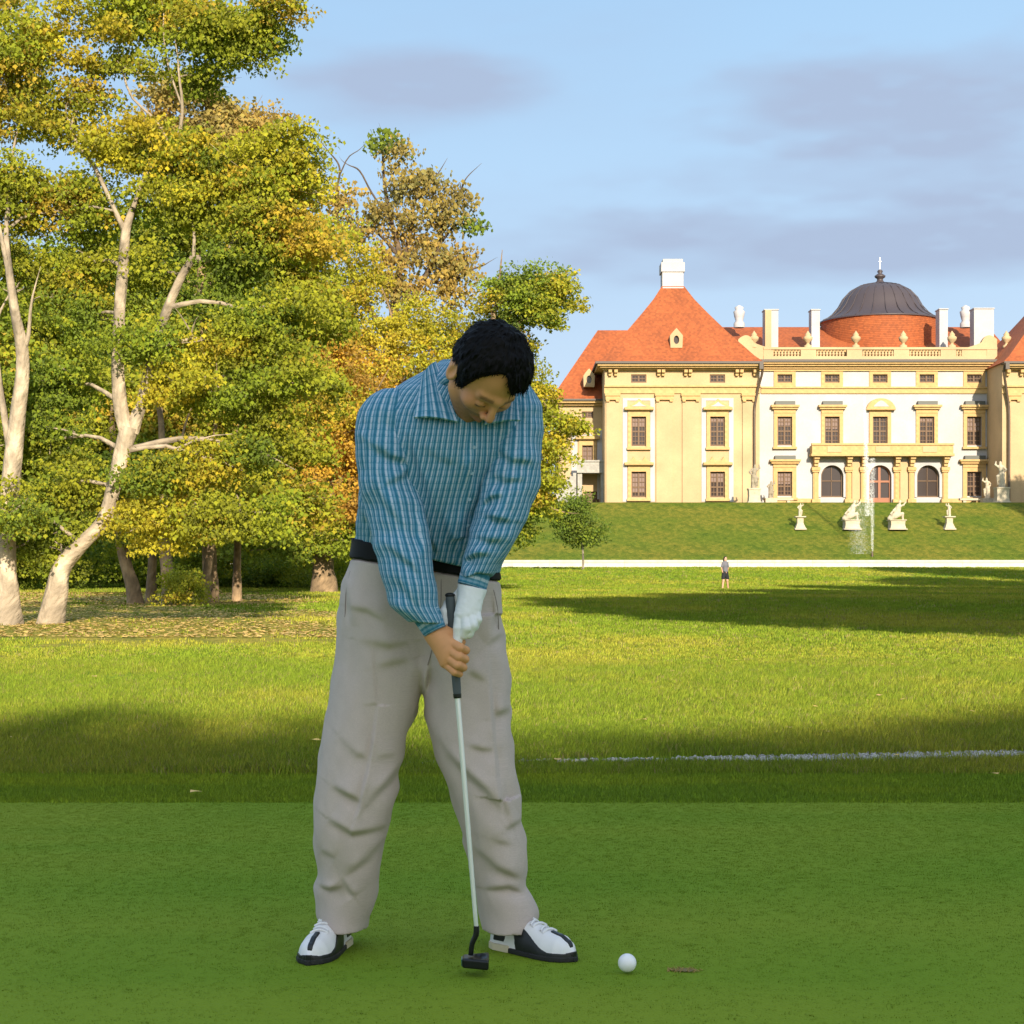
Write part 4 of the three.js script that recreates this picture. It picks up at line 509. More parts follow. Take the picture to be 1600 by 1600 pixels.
// dense wood and undergrowth behind: one mass that nobody could count
{
  const w = new THREE.Group(); w.name = 'far_wood_foliage'; w.position.set(0, 0, 0); const b = [];
  for (let i = 0; i < 34; i++) b.push([rr(-120, 480), i < 14 ? rr(430, 730) : rr(470, 900), 95, 80, i < 14 ? rr(-26, -16) : rr(-2, 8), rnd() < 0.5 ? 'mixed' : 'green']);
  for (let i = 0; i < 14; i++) b.push([rr(440, 690), rr(640, 880), 70, 55, rr(2, 12), rnd() < 0.4 ? 'mixed' : 'green']);
  const im = crown(w, 92, b, { sprig: SPRIGS.mid, pal: 'green', clump: 1.7, per: 46, size: 2, deep: 0.6 }); im.name = 'far_wood_foliage'; scene.add(im);
  const u = new THREE.Group(), b2 = []; for (let i = 0; i < 24; i++) b2.push([rr(100, 520), rr(880, 908), 50, 26, rr(-3, 6), 'green', 0.8]); for (let i = 0; i < 8; i++) b2.push([rr(-80, 70), rr(850, 908), 60, 50, rr(-8, -2), 'green', 0.8]);
  const im2 = crown(u, 80, b2, { sprig: SPRIGS.mid, pal: 'green', clump: 0.9, per: 20, size: 1.2 }); im2.name = 'undergrowth'; scene.add(im2);
  tag(im, 'dense wood closing the view behind the lit trees', 'wood'); tag(im2, 'shaded undergrowth between the trunks at the wood edge', 'undergrowth');
}
{ const b = []; for (let i = 0; i < 7; i++) b.push([rr(272, 312), rr(905, 938), 18, 16, rr(-0.5, 0.5), rnd() < 0.5 ? 'mixed' : 'green', 0.7]); const t = thing('bramble_bush', 'ragged green bramble round the stout grey trunk', 'bush', [X(290, 41), 0, -41]); crown(t, 41, b, { sprig: SPRIGS.fine, pal: 'green', clump: 0.3, per: 12, size: 0.9 }); }

// trees behind and beside the photographer, whose shade lies over the green and across the lawn
const shadeTree = (name, label, x, z, h, r, seed, o = {}) => {
  const t = thing(name, label, 'tree', [x, groundY(x, -z) - 0.05, z], 0, 'trees that shade the green');
  add('trunk', tube([new THREE.Vector3(0, 0, 0), new THREE.Vector3(0.1, h * 0.25, 0.1), new THREE.Vector3(-0.1, h * 0.55, 0), new THREE.Vector3(0, h * 0.85, 0)], [0.4, 0.3, 0.22, 0.06], 10, 0.5, 0.12), BARK.brown, t);
  for (let k = 0; k < 6; k++) { const a = k * 1.05 + seed, y = h * ((o.mid ?? 0.62) - 0.32 + 0.06 * k); add('limb', tube([new THREE.Vector3(0, y, 0), new THREE.Vector3(Math.cos(a) * r * 0.4, y + h * 0.1, Math.sin(a) * r * 0.4), new THREE.Vector3(Math.cos(a) * r * 0.75, y + h * 0.16, Math.sin(a) * r * 0.75)], [0.12, 0.08, 0.03], 7, 0.5), BARK.brown, t); }
  const list = []; for (let i = 0; i < (o.n ?? 130); i++) { const a = rnd() * 6.283, u = rr(-1, 1), w = Math.sqrt(1 - u * u), q = Math.pow(rnd(), 0.4), cx = Math.cos(a) * w * r * q, cy = h * (o.mid ?? 0.62) + u * h * (o.half ?? 0.37) * q, cz = Math.sin(a) * w * r * q; for (let k = 0; k < 22; k++) list.push([cx + rr(-1, 1), cy + rr(-0.7, 0.7), cz + rr(-1, 1)]); }
  const im = new THREE.InstancedMesh(SPRIGS.big, leafMat, list.length); im.name = 'crown'; list.forEach((p, i) => { LE.set(rr(-0.7, 0.7), rnd() * 6.283, rr(-0.7, 0.7)); LQ.setFromEuler(LE); LM.compose(new THREE.Vector3(...p), LQ, new THREE.Vector3(1, 1, 1)); im.setMatrixAt(i, LM); const c = PAL.green[i % 4]; im.setColorAt(i, LC.setRGB(...c)); }); im.castShadow = im.receiveShadow = true; kind(im, 'stuff'); t.add(im);
};
for (const [x, z, h, r, where] of [[-3.2, 24.5, 14.75, 4.3, 'the far end of the row'], [0.9, 24, 14.7, 3.9, 'the middle of the row'], [5, 24.4, 13.3, 3.4, 'two places from the end'], [8.2, 24.2, 13.25, 3.4, 'next to the tallest crown'], [11.8, 24.6, 14.5, 4.2, 'the near end of the row']]) shadeTree('shade_tree', 'leafy tree in the row behind the green, at ' + where, x, z, h, r, x, { mid: 0.82, half: 0.18, n: 75 });
for (const [x, d, h, r, where] of [[9.4, 15, 15, 3.4, 'nearest the green'], [14.5, 23, 16, 4, 'after the first gap'], [19, 35, 16, 4.5, 'half way to the wall'], [25, 49, 17, 5, 'well down the lawn'], [32, 64, 17, 5, 'opposite the far walker'], [36.5, 88, 18, 5, 'nearest the stone wall'], [52, 133, 17.5, 5.5, 'on the bank by the shaded pavilion']]) shadeTree('avenue_tree', 'leafy avenue tree beside the lawn, ' + where, x, -d, h, r, x);

// ---------- the golfer ----------
{
  const base = [X(690, 4.1), 0, -4.08];
  const man = thing('person', 'man in a blue striped shirt and grey trousers bending over a putter', 'person', base);
  const own = (name, g, m, parent = man) => { g.translate(-base[0], -base[1], -base[2]); return add(name, g, m, parent); };
  const P = (px, py, d) => { const v = at(px, py, d); return [v.x, v.y, v.z]; };
  // a solid given by rows of the photograph: [row, left, right, depth, half thickness]
  const solid = (rows) => {
    const t = rows.map(([py, l, r, d, rz]) => [Y(py, d), (X(l, d) + X(r, d)) / 2, (X(r, d) - X(l, d)) / 2, -d, rz]).sort((a, b) => a[0] - b[0]), n = t.length, e = [0, 0, 0, 0];
    const tan = t.map((r, i) => { const a = t[Math.max(0, i - 1)], b = t[Math.min(n - 1, i + 1)]; return [1, 2, 3, 4].map((k) => (b[k] - a[k]) / (b[0] - a[0] || 1)); });
    const row = (y) => { y = clamp(y, t[0][0], t[n - 1][0]); let i = 0; while (i < n - 2 && y > t[i + 1][0]) i++; const h = t[i + 1][0] - t[i][0], s = (y - t[i][0]) / h, s2 = s * s, s3 = s2 * s; for (let k = 0; k < 4; k++) e[k] = (2 * s3 - 3 * s2 + 1) * t[i][k + 1] + (s3 - 2 * s2 + s) * h * tan[i][k] + (3 * s2 - 2 * s3) * t[i + 1][k + 1] + (s3 - s2) * h * tan[i + 1][k]; return e; };
    const f = (x, y, z) => { const [cx, rx, cz, rz] = row(y), kx = (x - cx) / rx, kz = (z - cz) / rz, k1 = Math.hypot(kx, kz), k2 = Math.hypot(kx / rx, kz / rz); const d = k2 < 1e-6 ? -Math.min(rx, rz) : k1 * (k1 - 1) / k2; return Math.max(d, t[0][0] - y, y - t[n - 1][0]); };
    f.row = row; f.lo = t[0][0]; f.hi = t[n - 1][0]; return f;
  };
  const seg2 = (x, y, a, b) => { const bx = b[0] - a[0], by = b[1] - a[1], t = clamp(((x - a[0]) * bx + (y - a[1]) * by) / (bx * bx + by * by), 0, 1); return [Math.hypot(x - a[0] - bx * t, y - a[1] - by * t), t]; };
  // folds of the cloth: lines over the front, in photograph rows and columns, as grooves with a soft ridge beside them
  const folds = (list, d, wide = 1.2, gain = 2.5) => { const w = 0; const L = list.map(([amp, w0, ...pts]) => ({ amp, w: w0 * wide, p: pts.map(([px, py]) => [X(px, d), Y(py, d)]) })); L.forEach((l) => { l.x0 = Math.min(...l.p.map((q) => q[0])) - l.w * 8; l.x1 = Math.max(...l.p.map((q) => q[0])) + l.w * 8; l.y0 = Math.min(...l.p.map((q) => q[1])) - l.w * 8; l.y1 = Math.max(...l.p.map((q) => q[1])) + l.w * 8; });
    return (x, y) => { let s = 0; for (const l of L) { if (x < l.x0 || x > l.x1 || y < l.y0 || y > l.y1) continue; let m = 1e9, tt = 0, sd = 0; for (let i = 0; i < l.p.length - 1; i++) { const [q, t] = seg2(x, y, l.p[i], l.p[i + 1]); if (q < m) { m = q; tt = (i + t) / (l.p.length - 1); const A = l.p[i], B = l.p[i + 1], sg = Math.sign((B[0] - A[0]) * (y - A[1]) - (B[1] - A[1]) * (x - A[0])) * Math.sign(B[0] - A[0] || 1); sd = q * sg; } } const e = Math.sin(Math.PI * clamp(tt * 0.94 + 0.03, 0, 1)) * smooth(8, 4, m / l.w); const u = sd / l.w; s += gain * l.amp * e * (0.75 + 0.5 * noise3(x * 21, y * 21, 7.7)) * (u > 0 ? -0.95 * Math.exp(-u / 3) : 0.85 * Math.exp(u / 2.1)) * Math.tanh(Math.abs(u) * 1.25); } return s; }; };

  // --- trousers
  const legR = solid([[830, 556, 672, 4.09, 0.118], [880, 546, 676, 4.1, 0.125], [920, 532, 678, 4.11, 0.132], [950, 529, 676, 4.11, 0.134], [1000, 526, 672, 4.11, 0.13], [1050, 521, 666, 4.1, 0.122], [1100, 513, 655, 4.09, 0.112], [1150, 504, 638, 4.08, 0.104], [1200, 497, 626, 4.07, 0.097], [1250, 492, 619, 4.065, 0.092], [1300, 490, 604, 4.07, 0.088], [1335, 491, 599, 4.085, 0.086], [1365, 496, 595, 4.1, 0.088], [1387, 491, 591, 4.11, 0.09], [1410, 493, 586, 4.12, 0.092], [1432, 497, 578, 4.125, 0.094], [1449, 505, 572, 4.125, 0.094]]);
  const legL = solid([[830, 650, 778, 4.09, 0.115], [880, 655, 779, 4.1, 0.122], [920, 652, 781, 4.11, 0.13], [950, 650, 783, 4.11, 0.132], [1000, 652, 789, 4.11, 0.128], [1050, 656, 795, 4.1, 0.12], [1090, 661, 798, 4.095, 0.113], [1130, 666, 800, 4.085, 0.106], [1185, 681, 804, 4.075, 0.098], [1235, 701, 810, 4.07, 0.092], [1300, 720, 820, 4.08, 0.088], [1340, 729, 825, 4.095, 0.088], [1380, 739, 822, 4.115, 0.09], [1402, 744, 834, 4.12, 0.094], [1425, 749, 840, 4.125, 0.096], [1449, 754, 836, 4.125, 0.096]]);
  const tFold = folds([[0.013, 0.009, [515, 1279], [552, 1301], [604, 1294]], [0.008, 0.009, [518, 1226], [545, 1240], [566, 1252]], [0.009, 0.010, [634, 1185], [604, 1225], [562, 1272]], [0.01, 0.011, [602, 1312], [570, 1346], [538, 1372]], [0.01, 0.008, [494, 1390], [514, 1393], [534, 1387]], [0.008, 0.008, [534, 1374], [544, 1392], [552, 1405]], [0.006, 0.009, [500, 1328], [524, 1342]], [0.006, 0.01, [530, 1150], [560, 1178], [578, 1185]], [0.006, 0.01, [590, 1185], [620, 1180]],
    [0.011, 0.011, [676, 1146], [712, 1190], [758, 1232], [790, 1276]], [0.008, 0.009, [732, 1163], [755, 1170], [774, 1170]], [0.012, 0.011, [738, 1322], [775, 1356], [816, 1379]], [0.011, 0.009, [756, 1394], [795, 1391], [822, 1406]], [0.009, 0.009, [790, 1298], [816, 1284]], [0.007, 0.011, [736, 1250], [742, 1300], [750, 1330]], [0.006, 0.009, [766, 1310], [800, 1322]], [0.007, 0.01, [800, 1290], [786, 1250], [792, 1215]], [0.007, 0.012, [800, 1110], [770, 1120]],
    [0.007, 0.009, [540, 948], [575, 955], [604, 972]], [0.006, 0.012, [560, 1000], [610, 1010], [640, 1004]], [0.012, 0.007, [672, 1025], [668, 1055], [663, 1090]], [0.006, 0.012, [640, 1030], [590, 1042]], [0.007, 0.011, [730, 1048], [760, 1066]], [0.006, 0.009, [760, 1010], [786, 990]], [0.007, 0.007, [537, 905], [545, 950], [548, 980]], [0.006, 0.008, [768, 915], [772, 960], [768, 1000]]], 4.0, 1.15, 2.0);
  const creases = folds([[-0.004, 0.006, [583, 1010], [590, 1100], [580, 1180], [562, 1262], [548, 1300]], [-0.004, 0.006, [764, 1010], [768, 1100], [776, 1190], [788, 1290]]], 4.0, 0.9, 3);
  const beltTop = (x, z) => { const px = 800 + x * F / 4.02; return Y(838 + (px - 553) * 0.236, 4.02); }, beltBot = (x) => { const px = 800 + x * F / 4.02; return Y(872 + (px - 548) * 0.158, 4.02); };
  const pants = (x, y, z) => {
    const a = legR(x, y, z), b = legL(x, y, z), up = smooth(0.62, 0.95, y); let d = smin(a, b, 0.006 + 0.07 * up);
    const zc = y < Y(1000, 4.1) ? (x < X(650, 4.1) ? legR.row(y)[2] : legL.row(y)[2]) : -4.11, front = smooth(-0.02, 0.03, z - zc);
    if (Math.abs(d) < 0.05) { d += front * (tFold(x, y) + creases(x, y)) + 0.005 * fbm(x * 13, y * 7 + x * 5, z * 14, 3) + (1 - front) * 0.004 * Math.sin(y * 60 + 3 * noise3(x * 9, y * 6, 2.2)); }
    d += 0.012 * smooth(beltBot(x) - 0.004, beltBot(x) + 0.003, y);
    return Math.max(d, y - beltTop(x, z) + 0.012);
  };
  const woolT = texture(256, (u, v) => { const a = 0.5 + 0.5 * Math.sin((u + v) * 6.2832 * 64), b = noise3(u * 128, v * 128, 4, 128, 128), c = fbm(u * 4, v * 4, 2.5, 3, 4, 4), k = 0.95 + 0.02 * a * b + 0.025 * b + 0.02 * c; return [k, k * 0.995, k * 0.985]; });
  const wool = std(rgb(0.59, 0.5, 0.475), 0.95, { map: repeat(woolT, 9), sheen: 0.25, sheenRoughness: 0.6, sheenColor: new THREE.Color(0.5, 0.5, 0.5), specularIntensity: 0.3, bumpMap: repeat(woolT, 9), bumpScale: 0.0015 });
  own('trousers', skin(pants, [X(480, 4.2), Y(1455, 4.13), -4.28], [X(850, 4.1), Y(832, 4.1), -3.93], 0.005), wool);
  // seams of the trousers: pocket slits, fly, hems
  const onPants = (px, py, d) => { const v = at(px, py, d); let z = -3.9; while (pants(v.x, v.y, z) > 0 && z > -4.3) z -= 0.0015; return new THREE.Vector3(v.x, v.y, z + 0.0004); };
  const seamM = std(rgb(0.3, 0.25, 0.24), 0.95);
  for (const line of [[[545, 892], [539, 925], [537, 965]], [[771, 922], [777, 950], [779, 985]], [[690, 905], [688, 960], [676, 1010], [668, 1040]]]) own('seam', tube(line.map(([a, b]) => onPants(a, b, 4.0)), line.map(() => 0.0014), 6, 0.006), seamM);
  // --- belt
  const hips = (x, y, z) => smin(legR(x, y, z), legL(x, y, z), 0.076);
  own('belt', skin((x, y, z) => { const h = hips(x, Math.min(y, Y(850, 4.1)), z) - 0.005; return Math.max(h, -h - 0.014, y - beltTop(x, z) + 0.004, beltBot(x) - y); }, [X(535, 4.2), Y(925, 4.1), -4.3], [X(795, 4.1), Y(828, 4.1), -3.93], 0.006), std(rgb(0.003, 0.003, 0.004), 0.6, { specularIntensity: 0.4 }));

  // --- shirt
  const plaid = texture(1024, (u, v) => {
    const U = u * 16, V = v * 16, fu = U % 1, fv = V % 1, fine = noise3(u * 512, v * 512, 3, 512, 512), wob = 0.02 * noise3(v * 40, Math.floor(U), 5, 40, 0);
    let c = [0.36, 0.57, 0.67]; const band = (f, a, w) => smooth(w, w * 0.5, Math.abs(f - a));
    const mix = (t, k) => { c = c.map((q, i) => lerp(q, t[i], k)); };
    mix([0.2, 0.46, 0.58], 0.55 * band(fv, 0.25, 0.26)); mix([0.36, 0.58, 0.69], 0.4 * band(fv, 0.75, 0.16));
    mix([0.77, 0.81, 0.87], 0.85 * band(fu + wob, 0.2, 0.17)); mix([0.56, 0.68, 0.79], 0.7 * band(fu + wob, 0.58, 0.11)); mix([0.14, 0.42, 0.54], 0.6 * band(fu + wob, 0.84, 0.15)); mix([0.16, 0.46, 0.58], 0.3 * band(fv, 0.05, 0.12));
    const k = 1 + 0.07 * fine; return c.map((q) => q * k);
  });
  const clothB = texture(256, (u, v) => { const h = 0.5 + 0.25 * Math.sin(u * 6.2832 * 64) * Math.sin(v * 6.2832 * 64) + 0.25 * noise3(u * 90, v * 90, 1, 90, 90); return [h, h, h]; }, false);
  const PLAID = 4.0, shirtM = std(0xffffff, 0.9, { map: repeat(plaid, PLAID), bumpMap: repeat(clothB, 12), bumpScale: 0.0012, specularIntensity: 0.3, sheen: 0.3, sheenColor: new THREE.Color(0.6, 0.7, 0.8), sheenRoughness: 0.6 });
  const torso = solid([[566, 688, 770, 4.0, 0.05], [574, 672, 790, 3.99, 0.066], [586, 652, 812, 3.98, 0.082], [600, 628, 828, 3.975, 0.095], [620, 600, 838, 3.97, 0.107], [645, 580, 840, 3.965, 0.117], [690, 570, 838, 3.965, 0.127], [740, 568, 826, 3.985, 0.133], [790, 560, 812, 4.015, 0.135], [830, 554, 800, 4.045, 0.134], [860, 550, 792, 4.07, 0.132], [890, 548, 784, 4.085, 0.128], [925, 546, 784, 4.095, 0.124]]);
  const sFold = folds([[0.008, 0.008, [640, 690], [655, 730], [668, 770], [680, 810]], [0.006, 0.009, [770, 700], [756, 745], [744, 790]], [0.007, 0.009, [700, 830], [712, 850], [716, 872]], [0.006, 0.009, [690, 790], [698, 830], [700, 868]], [0.006, 0.008, [730, 800], [728, 840], [735, 870]], [0.006, 0.009, [752, 690], [742, 730], [736, 770]], [0.006, 0.011, [660, 700], [690, 720], [715, 730]], [0.006, 0.01, [760, 770], [735, 800], [715, 840]], [0.005, 0.008, [672, 840], [680, 870]], [0.006, 0.012, [610, 770], [590, 800], [560, 815]], [0.006, 0.012, [600, 830], [570, 828]]], 3.9);
  const placketX = (y) => X(lerp(742, 722, clamp((Y(690, 3.85) - y) / 0.3, 0, 1)), 3.85);
  const chest = (x, y, z) => {
    let d = torso(x, y, z); const [, , cz] = torso.row(y);
    if (Math.abs(d) < 0.05) {
      const front = smooth(-0.01, 0.04, z - cz); d += front * sFold(x, y) + 0.012 * fbm(x * 15 + y * 6, y * 7, z * 11, 3) + 0.002 * Math.sin(x * 55 + 5 * noise3(x * 6, y * 5, 1.1)) * smooth(Y(760, 4), Y(860, 4), y);
      const bx = x - placketX(y); d -= front * 0.0022 * smooth(0.019, 0.016, Math.abs(bx)) * smooth(Y(660, 3.9), Y(690, 3.9), y); if (Math.abs(Math.abs(bx) - 0.0175) < 0.004) d += front * 0.0015;
      const pcx = X(796, 3.87), pcy = Y(738, 3.87), rx = Math.abs(x - pcx) / 0.036, ry = Math.abs(y - pcy) / 0.042; d -= front * 0.0025 * smooth(1.03, 0.95, Math.max(rx, ry));
    }
    return Math.max(d, beltTop(x, z) - 0.012 - y);
  };
  const shirt = own('shirt', skin(chest, [X(535, 4.1), Y(925, 4.1), -4.26], [X(860, 4.0), Y(560, 4.0), -3.8], 0.006, (x, y, z) => { const [cx, , cz] = torso.row(y); return [Math.atan2(x - cx, z - cz + 0.0) * 0.16 + 0.3, y - 0.25 * (x - cx) * (x - cx)]; }), shirtM);
  const sleeve = (rows, fold, bend, flip) => {
    const s = solid(rows), f = (x, y, z) => { let d = s(x, y, z); const [cx, rx, cz] = s.row(y); if (Math.abs(d) < 0.04) { const front = smooth(-0.03, 0.02, z - cz); d += front * fold(x, y) + 0.011 * fbm(x * 16 + 4, y * 10 + x * 8, z * 12, 3) + 0.0018 * Math.sin(y * 95 + flip * (x - cx) * 70 + 4 * noise3(x * 8, y * 7, 3.3)) * bend(y); } const top = y - (s.hi - 0.03); return top > 0 ? d + top * top * 9 : d; };
    const b = [rows.reduce((a, r) => Math.min(a, X(r[1], r[3])), 9) - 0.02, s.lo - 0.01, -4.08], e = [rows.reduce((a, r) => Math.max(a, X(r[2], r[3])), -9) + 0.02, s.hi + 0.01, -3.74];
    let len = 0; return skin(f, b, e, 0.005, (x, y, z) => { const [cx, rx, cz, rz] = s.row(y); return [Math.atan2(x - cx, (z - cz)) * 0.062, y + 0.12 * (x - cx) * flip]; });
  };
  const R = (r) => r, upArm = (y) => 0.35 + 0.65 * smooth(Y(800, 3.9), Y(860, 3.9), y) * smooth(Y(980, 3.85), Y(930, 3.85), y);
  own('sleeve', sleeve(R([[606, 600, 640, 3.975, 0.045], [612, 588, 648, 3.97, 0.058], [625, 572, 655, 3.965, 0.07], [650, 559, 658, 3.955, 0.079], [690, 554, 655, 3.94, 0.082], [740, 557, 652, 3.925, 0.08], [790, 569, 660, 3.905, 0.077], [840, 580, 668, 3.88, 0.073], [880, 593, 674, 3.862, 0.068], [920, 604, 679, 3.848, 0.062], [945, 611, 682, 3.84, 0.057], [960, 622, 687, 3.836, 0.052], [972, 636, 690, 3.834, 0.046]]),
    folds([[0.009, 0.009, [574, 690], [610, 715], [640, 722]], [0.007, 0.008, [600, 760], [630, 745], [650, 720]], [0.007, 0.01, [585, 760], [610, 800], [640, 830]], [0.006, 0.009, [600, 850], [640, 880], [664, 905]], [0.009, 0.008, [612, 945], [630, 958], [644, 966]], [0.006, 0.009, [620, 900], [640, 930], [660, 950]], [0.006, 0.009, [650, 780], [655, 830], [662, 870]]], 3.85), upArm, 0.4), shirtM, shirt);
  own('sleeve', sleeve(R([[600, 796, 820, 3.985, 0.045], [608, 786, 830, 3.98, 0.058], [625, 774, 841, 3.97, 0.068], [650, 766, 848, 3.96, 0.076], [700, 759, 848, 3.945, 0.08], [750, 754, 842, 3.925, 0.078], [790, 747, 831, 3.905, 0.074], [815, 737, 822, 3.895, 0.071], [840, 731, 810, 3.885, 0.068], [860, 727, 798, 3.878, 0.064], [876, 722, 789, 3.872, 0.058], [892, 720, 778, 3.868, 0.05], [900, 722, 770, 3.866, 0.046]]),
    folds([[0.013, 0.008, [756, 806], [776, 813], [800, 815]], [0.009, 0.009, [752, 790], [768, 778], [790, 774]], [0.008, 0.008, [740, 838], [766, 846], [790, 844]], [0.008, 0.009, [770, 700], [800, 720], [836, 722]], [0.007, 0.009, [762, 740], [790, 752], [826, 748]], [0.01, 0.008, [722, 876], [744, 868], [770, 866]]], 3.85), () => 0.8, -0.5), shirtM, shirt);
  const cuff = (a, b, ra, rb) => { const A = new THREE.Vector3(...a), B = new THREE.Vector3(...b), ax = B.clone().sub(A), L = ax.length(), g = new THREE.LatheGeometry([[ra * 0.9, -0.012], [ra, -0.004], [ra * 1.02, L * 0.2], [rb * 1.04, L - 0.004], [rb * 1.03, L], [rb * 0.92, L], [rb * 0.86, L - 0.02]].map(([r, y]) => new THREE.Vector2(r, y)), 28); const uv = g.attributes.uv; for (let i = 0; i < uv.count; i++) uv.setXY(i, uv.getY(i) * 0.12, uv.getX(i) * 0.22); g.scale(1, 1, 0.82); g.applyQuaternion(new THREE.Quaternion().setFromUnitVectors(new THREE.Vector3(0, 1, 0), ax.normalize())); g.translate(...a); return own('cuff', g, shirtM, shirt); };
  cuff(P(664, 955, 3.838), P(680, 987, 3.832), 0.034, 0.028); cuff(P(746, 886, 3.87), P(737, 917, 3.866), 0.036, 0.035);
  // collar leaves: thick curved patches
  const leaf = (pts, bulge) => { // pts: 4 corners [px,py,d] a (neck back), b (neck front), c (tip), e (outer back)
    const [a, b, c, e] = pts.map((q) => at(...q)), pos = [], uv = [], idx = [], N = 10, nrm = new THREE.Vector3().crossVectors(b.clone().sub(a), c.clone().sub(a)).normalize(); if (nrm.z < 0) nrm.negate();
    for (const th of [0.004, -0.002]) for (let i = 0; i <= N; i++) for (let j = 0; j <= N; j++) { const s = i / N, t = j / N, p = a.clone().lerp(b, s).lerp(e.clone().lerp(c, s), t).addScaledVector(nrm, bulge * Math.sin(Math.PI * t * 0.8) + th); pos.push(p.x, p.y, p.z); uv.push(t * 0.07, s * 0.09); }
    const M = (N + 1) ** 2; for (let i = 0; i < N; i++) for (let j = 0; j < N; j++) { const o = i * (N + 1) + j; idx.push(o, o + N + 1, o + 1, o + 1, o + N + 1, o + N + 2, M + o, M + o + 1, M + o + N + 1, M + o + 1, M + o + N + 2, M + o + N + 1); }
    for (let i = 0; i < N; i++) for (const [q, w] of [[i * (N + 1), (i + 1) * (N + 1)], [i * (N + 1) + N, (i + 1) * (N + 1) + N], [i, i + 1], [N * (N + 1) + i, N * (N + 1) + i + 1]]) idx.push(q, w, M + q, w, M + w, M + q);
    const g = new THREE.BufferGeometry(); g.setAttribute('position', new THREE.Float32BufferAttribute(pos, 3)); g.setAttribute('uv', new THREE.Float32BufferAttribute(uv, 2)); g.setIndex(idx); const q = g.toNonIndexed(); q.computeVertexNormals(); return toCreasedNormals(q, 0.7);
  };
  own('collar', leaf([[682, 566, 3.93], [716, 660, 3.822], [648, 657, 3.842], [660, 594, 3.9]], 0.014), shirtM, shirt);
  own('collar', leaf([[790, 575, 3.93], [756, 664, 3.82], [812, 660, 3.85], [806, 610, 3.9]], 0.01), shirtM, shirt);
  own('collar_stand', (() => { const pts = []; for (let i = 0; i <= 16; i++) { const a = -2.6 + i / 16 * 5.2 - Math.PI / 2; pts.push(new THREE.Vector3(X(737, 3.92) + Math.cos(a) * -0.077, Y(612, 3.92) + 0.03 - 0.05 * (0.5 - 0.5 * Math.sin(a)) , -3.93 - Math.sin(a) * -0.085)); } const g = tube(pts, pts.map(() => 0.014), 8, 0.02); return g; })(), shirtM, shirt);
  for (let i = 0; i < 5; i++) { const py = 700 + i * 40, y = Y(py, 3.86), x = placketX(y); let z = -3.7; while (chest(x, y, z) > 0 && z > -4.1) z -= 0.002; const g = new THREE.CylinderGeometry(0.0042, 0.0042, 0.003, 12); g.rotateX(Math.PI / 2); g.translate(x, y, z + 0.001); own('button', g, std(rgb(0.22, 0.36, 0.45), 0.4), shirt); }

  // --- body: head, neck, trunk, arms, bare hand
  const HC = new THREE.Vector3(...P(761, 585, 3.8)), HS = 0.93, HR = new THREE.Matrix4().makeRotationFromEuler(new THREE.Euler(69 * Math.PI / 180, 30 * Math.PI / 180, -3 * Math.PI / 180, 'YXZ')), HI = HR.clone().invert(), hv = new THREE.Vector3();
  const inHead = (x, y, z) => hv.set(x, y, z).sub(HC).divideScalar(HS).applyMatrix4(HI);
  const headF = (x, y, z) => { // local: z forward, y up
    const ax = Math.abs(x); let d = ball(x, y, z, [0, 0.032, -0.012], [0.08, 0.083, 0.092]);
    d = smin(d, ball(x, y, z, [0, -0.035, 0.024], [0.063, 0.084, 0.066]), 0.03); d = smin(d, capsule(ax, y, z, [0.052, -0.066, 0.008], [0.012, -0.108, 0.066], 0.02, 0.019), 0.025); d = smin(d, ball(ax, y, z, [0.043, -0.022, 0.06], [0.024, 0.02, 0.022]), 0.02);
    d = smin(d, capsule(ax, y, z, [0, 0.022, 0.086], [0.042, 0.02, 0.07], 0.011, 0.01), 0.014); d = smax(d, -ball(ax, y, z, [0.032, -0.001, 0.1], [0.017, 0.012, 0.016]), 0.012); d = smin(d, ball(ax, y, z, [0.032, -0.003, 0.076], [0.0135, 0.011, 0.0125]), 0.004);
    d = smin(d, capsule(x, y, z, [0, 0.014, 0.087], [0, -0.026, 0.109], 0.0075, 0.0108), 0.01); d = smin(d, ball(ax, y, z, [0.0125, -0.033, 0.098], [0.009, 0.008, 0.011]), 0.006); d = smax(d, -ball(ax, y, z, [0.0065, -0.043, 0.101], [0.0035, 0.004, 0.005]), 0.003);
    d = smin(d, capsule(ax, y, z, [0, -0.0605, 0.0925], [0.021, -0.066, 0.08], 0.0052, 0.003), 0.006); d = smin(d, capsule(ax, y, z, [0, -0.072, 0.0905], [0.017, -0.07, 0.081], 0.0065, 0.004), 0.005); d = smax(d, -capsule(ax, y, z, [0, -0.066, 0.099], [0.024, -0.068, 0.084], 0.0022, 0.0012), 0.003);
    let e = ball(ax, y, z, [0.083, -0.018, -0.012], [0.0115, 0.034, 0.021]); e = smax(e, -ball(ax, y, z, [0.095, -0.014, -0.006], [0.009, 0.02, 0.011]), 0.006); d = smin(d, e, 0.008);
    return d;
  };
  const toW = (x, y, z) => { const v = new THREE.Vector3(x, y, z).applyMatrix4(HR).multiplyScalar(HS).add(HC); return [v.x, v.y, v.z]; };
  const nape = toW(0, -0.05, -0.045), neckB = P(733, 604, 3.965);
  const headW = (x, y, z) => { const h = inHead(x, y, z), d = headF(h.x, h.y, h.z) * HS; return smin(d, capsule(x, y, z, nape, neckB, 0.056, 0.064), 0.03); };
  const tint = (g, fn) => { const p = g.attributes.position, c = new Float32Array(p.count * 3); for (let i = 0; i < p.count; i++) { const q = fn(p.getX(i), p.getY(i), p.getZ(i)); c.set(q, 3 * i); } g.setAttribute('color', new THREE.BufferAttribute(c, 3)); return g; };
  const SK = [0.64, 0.31, 0.14];
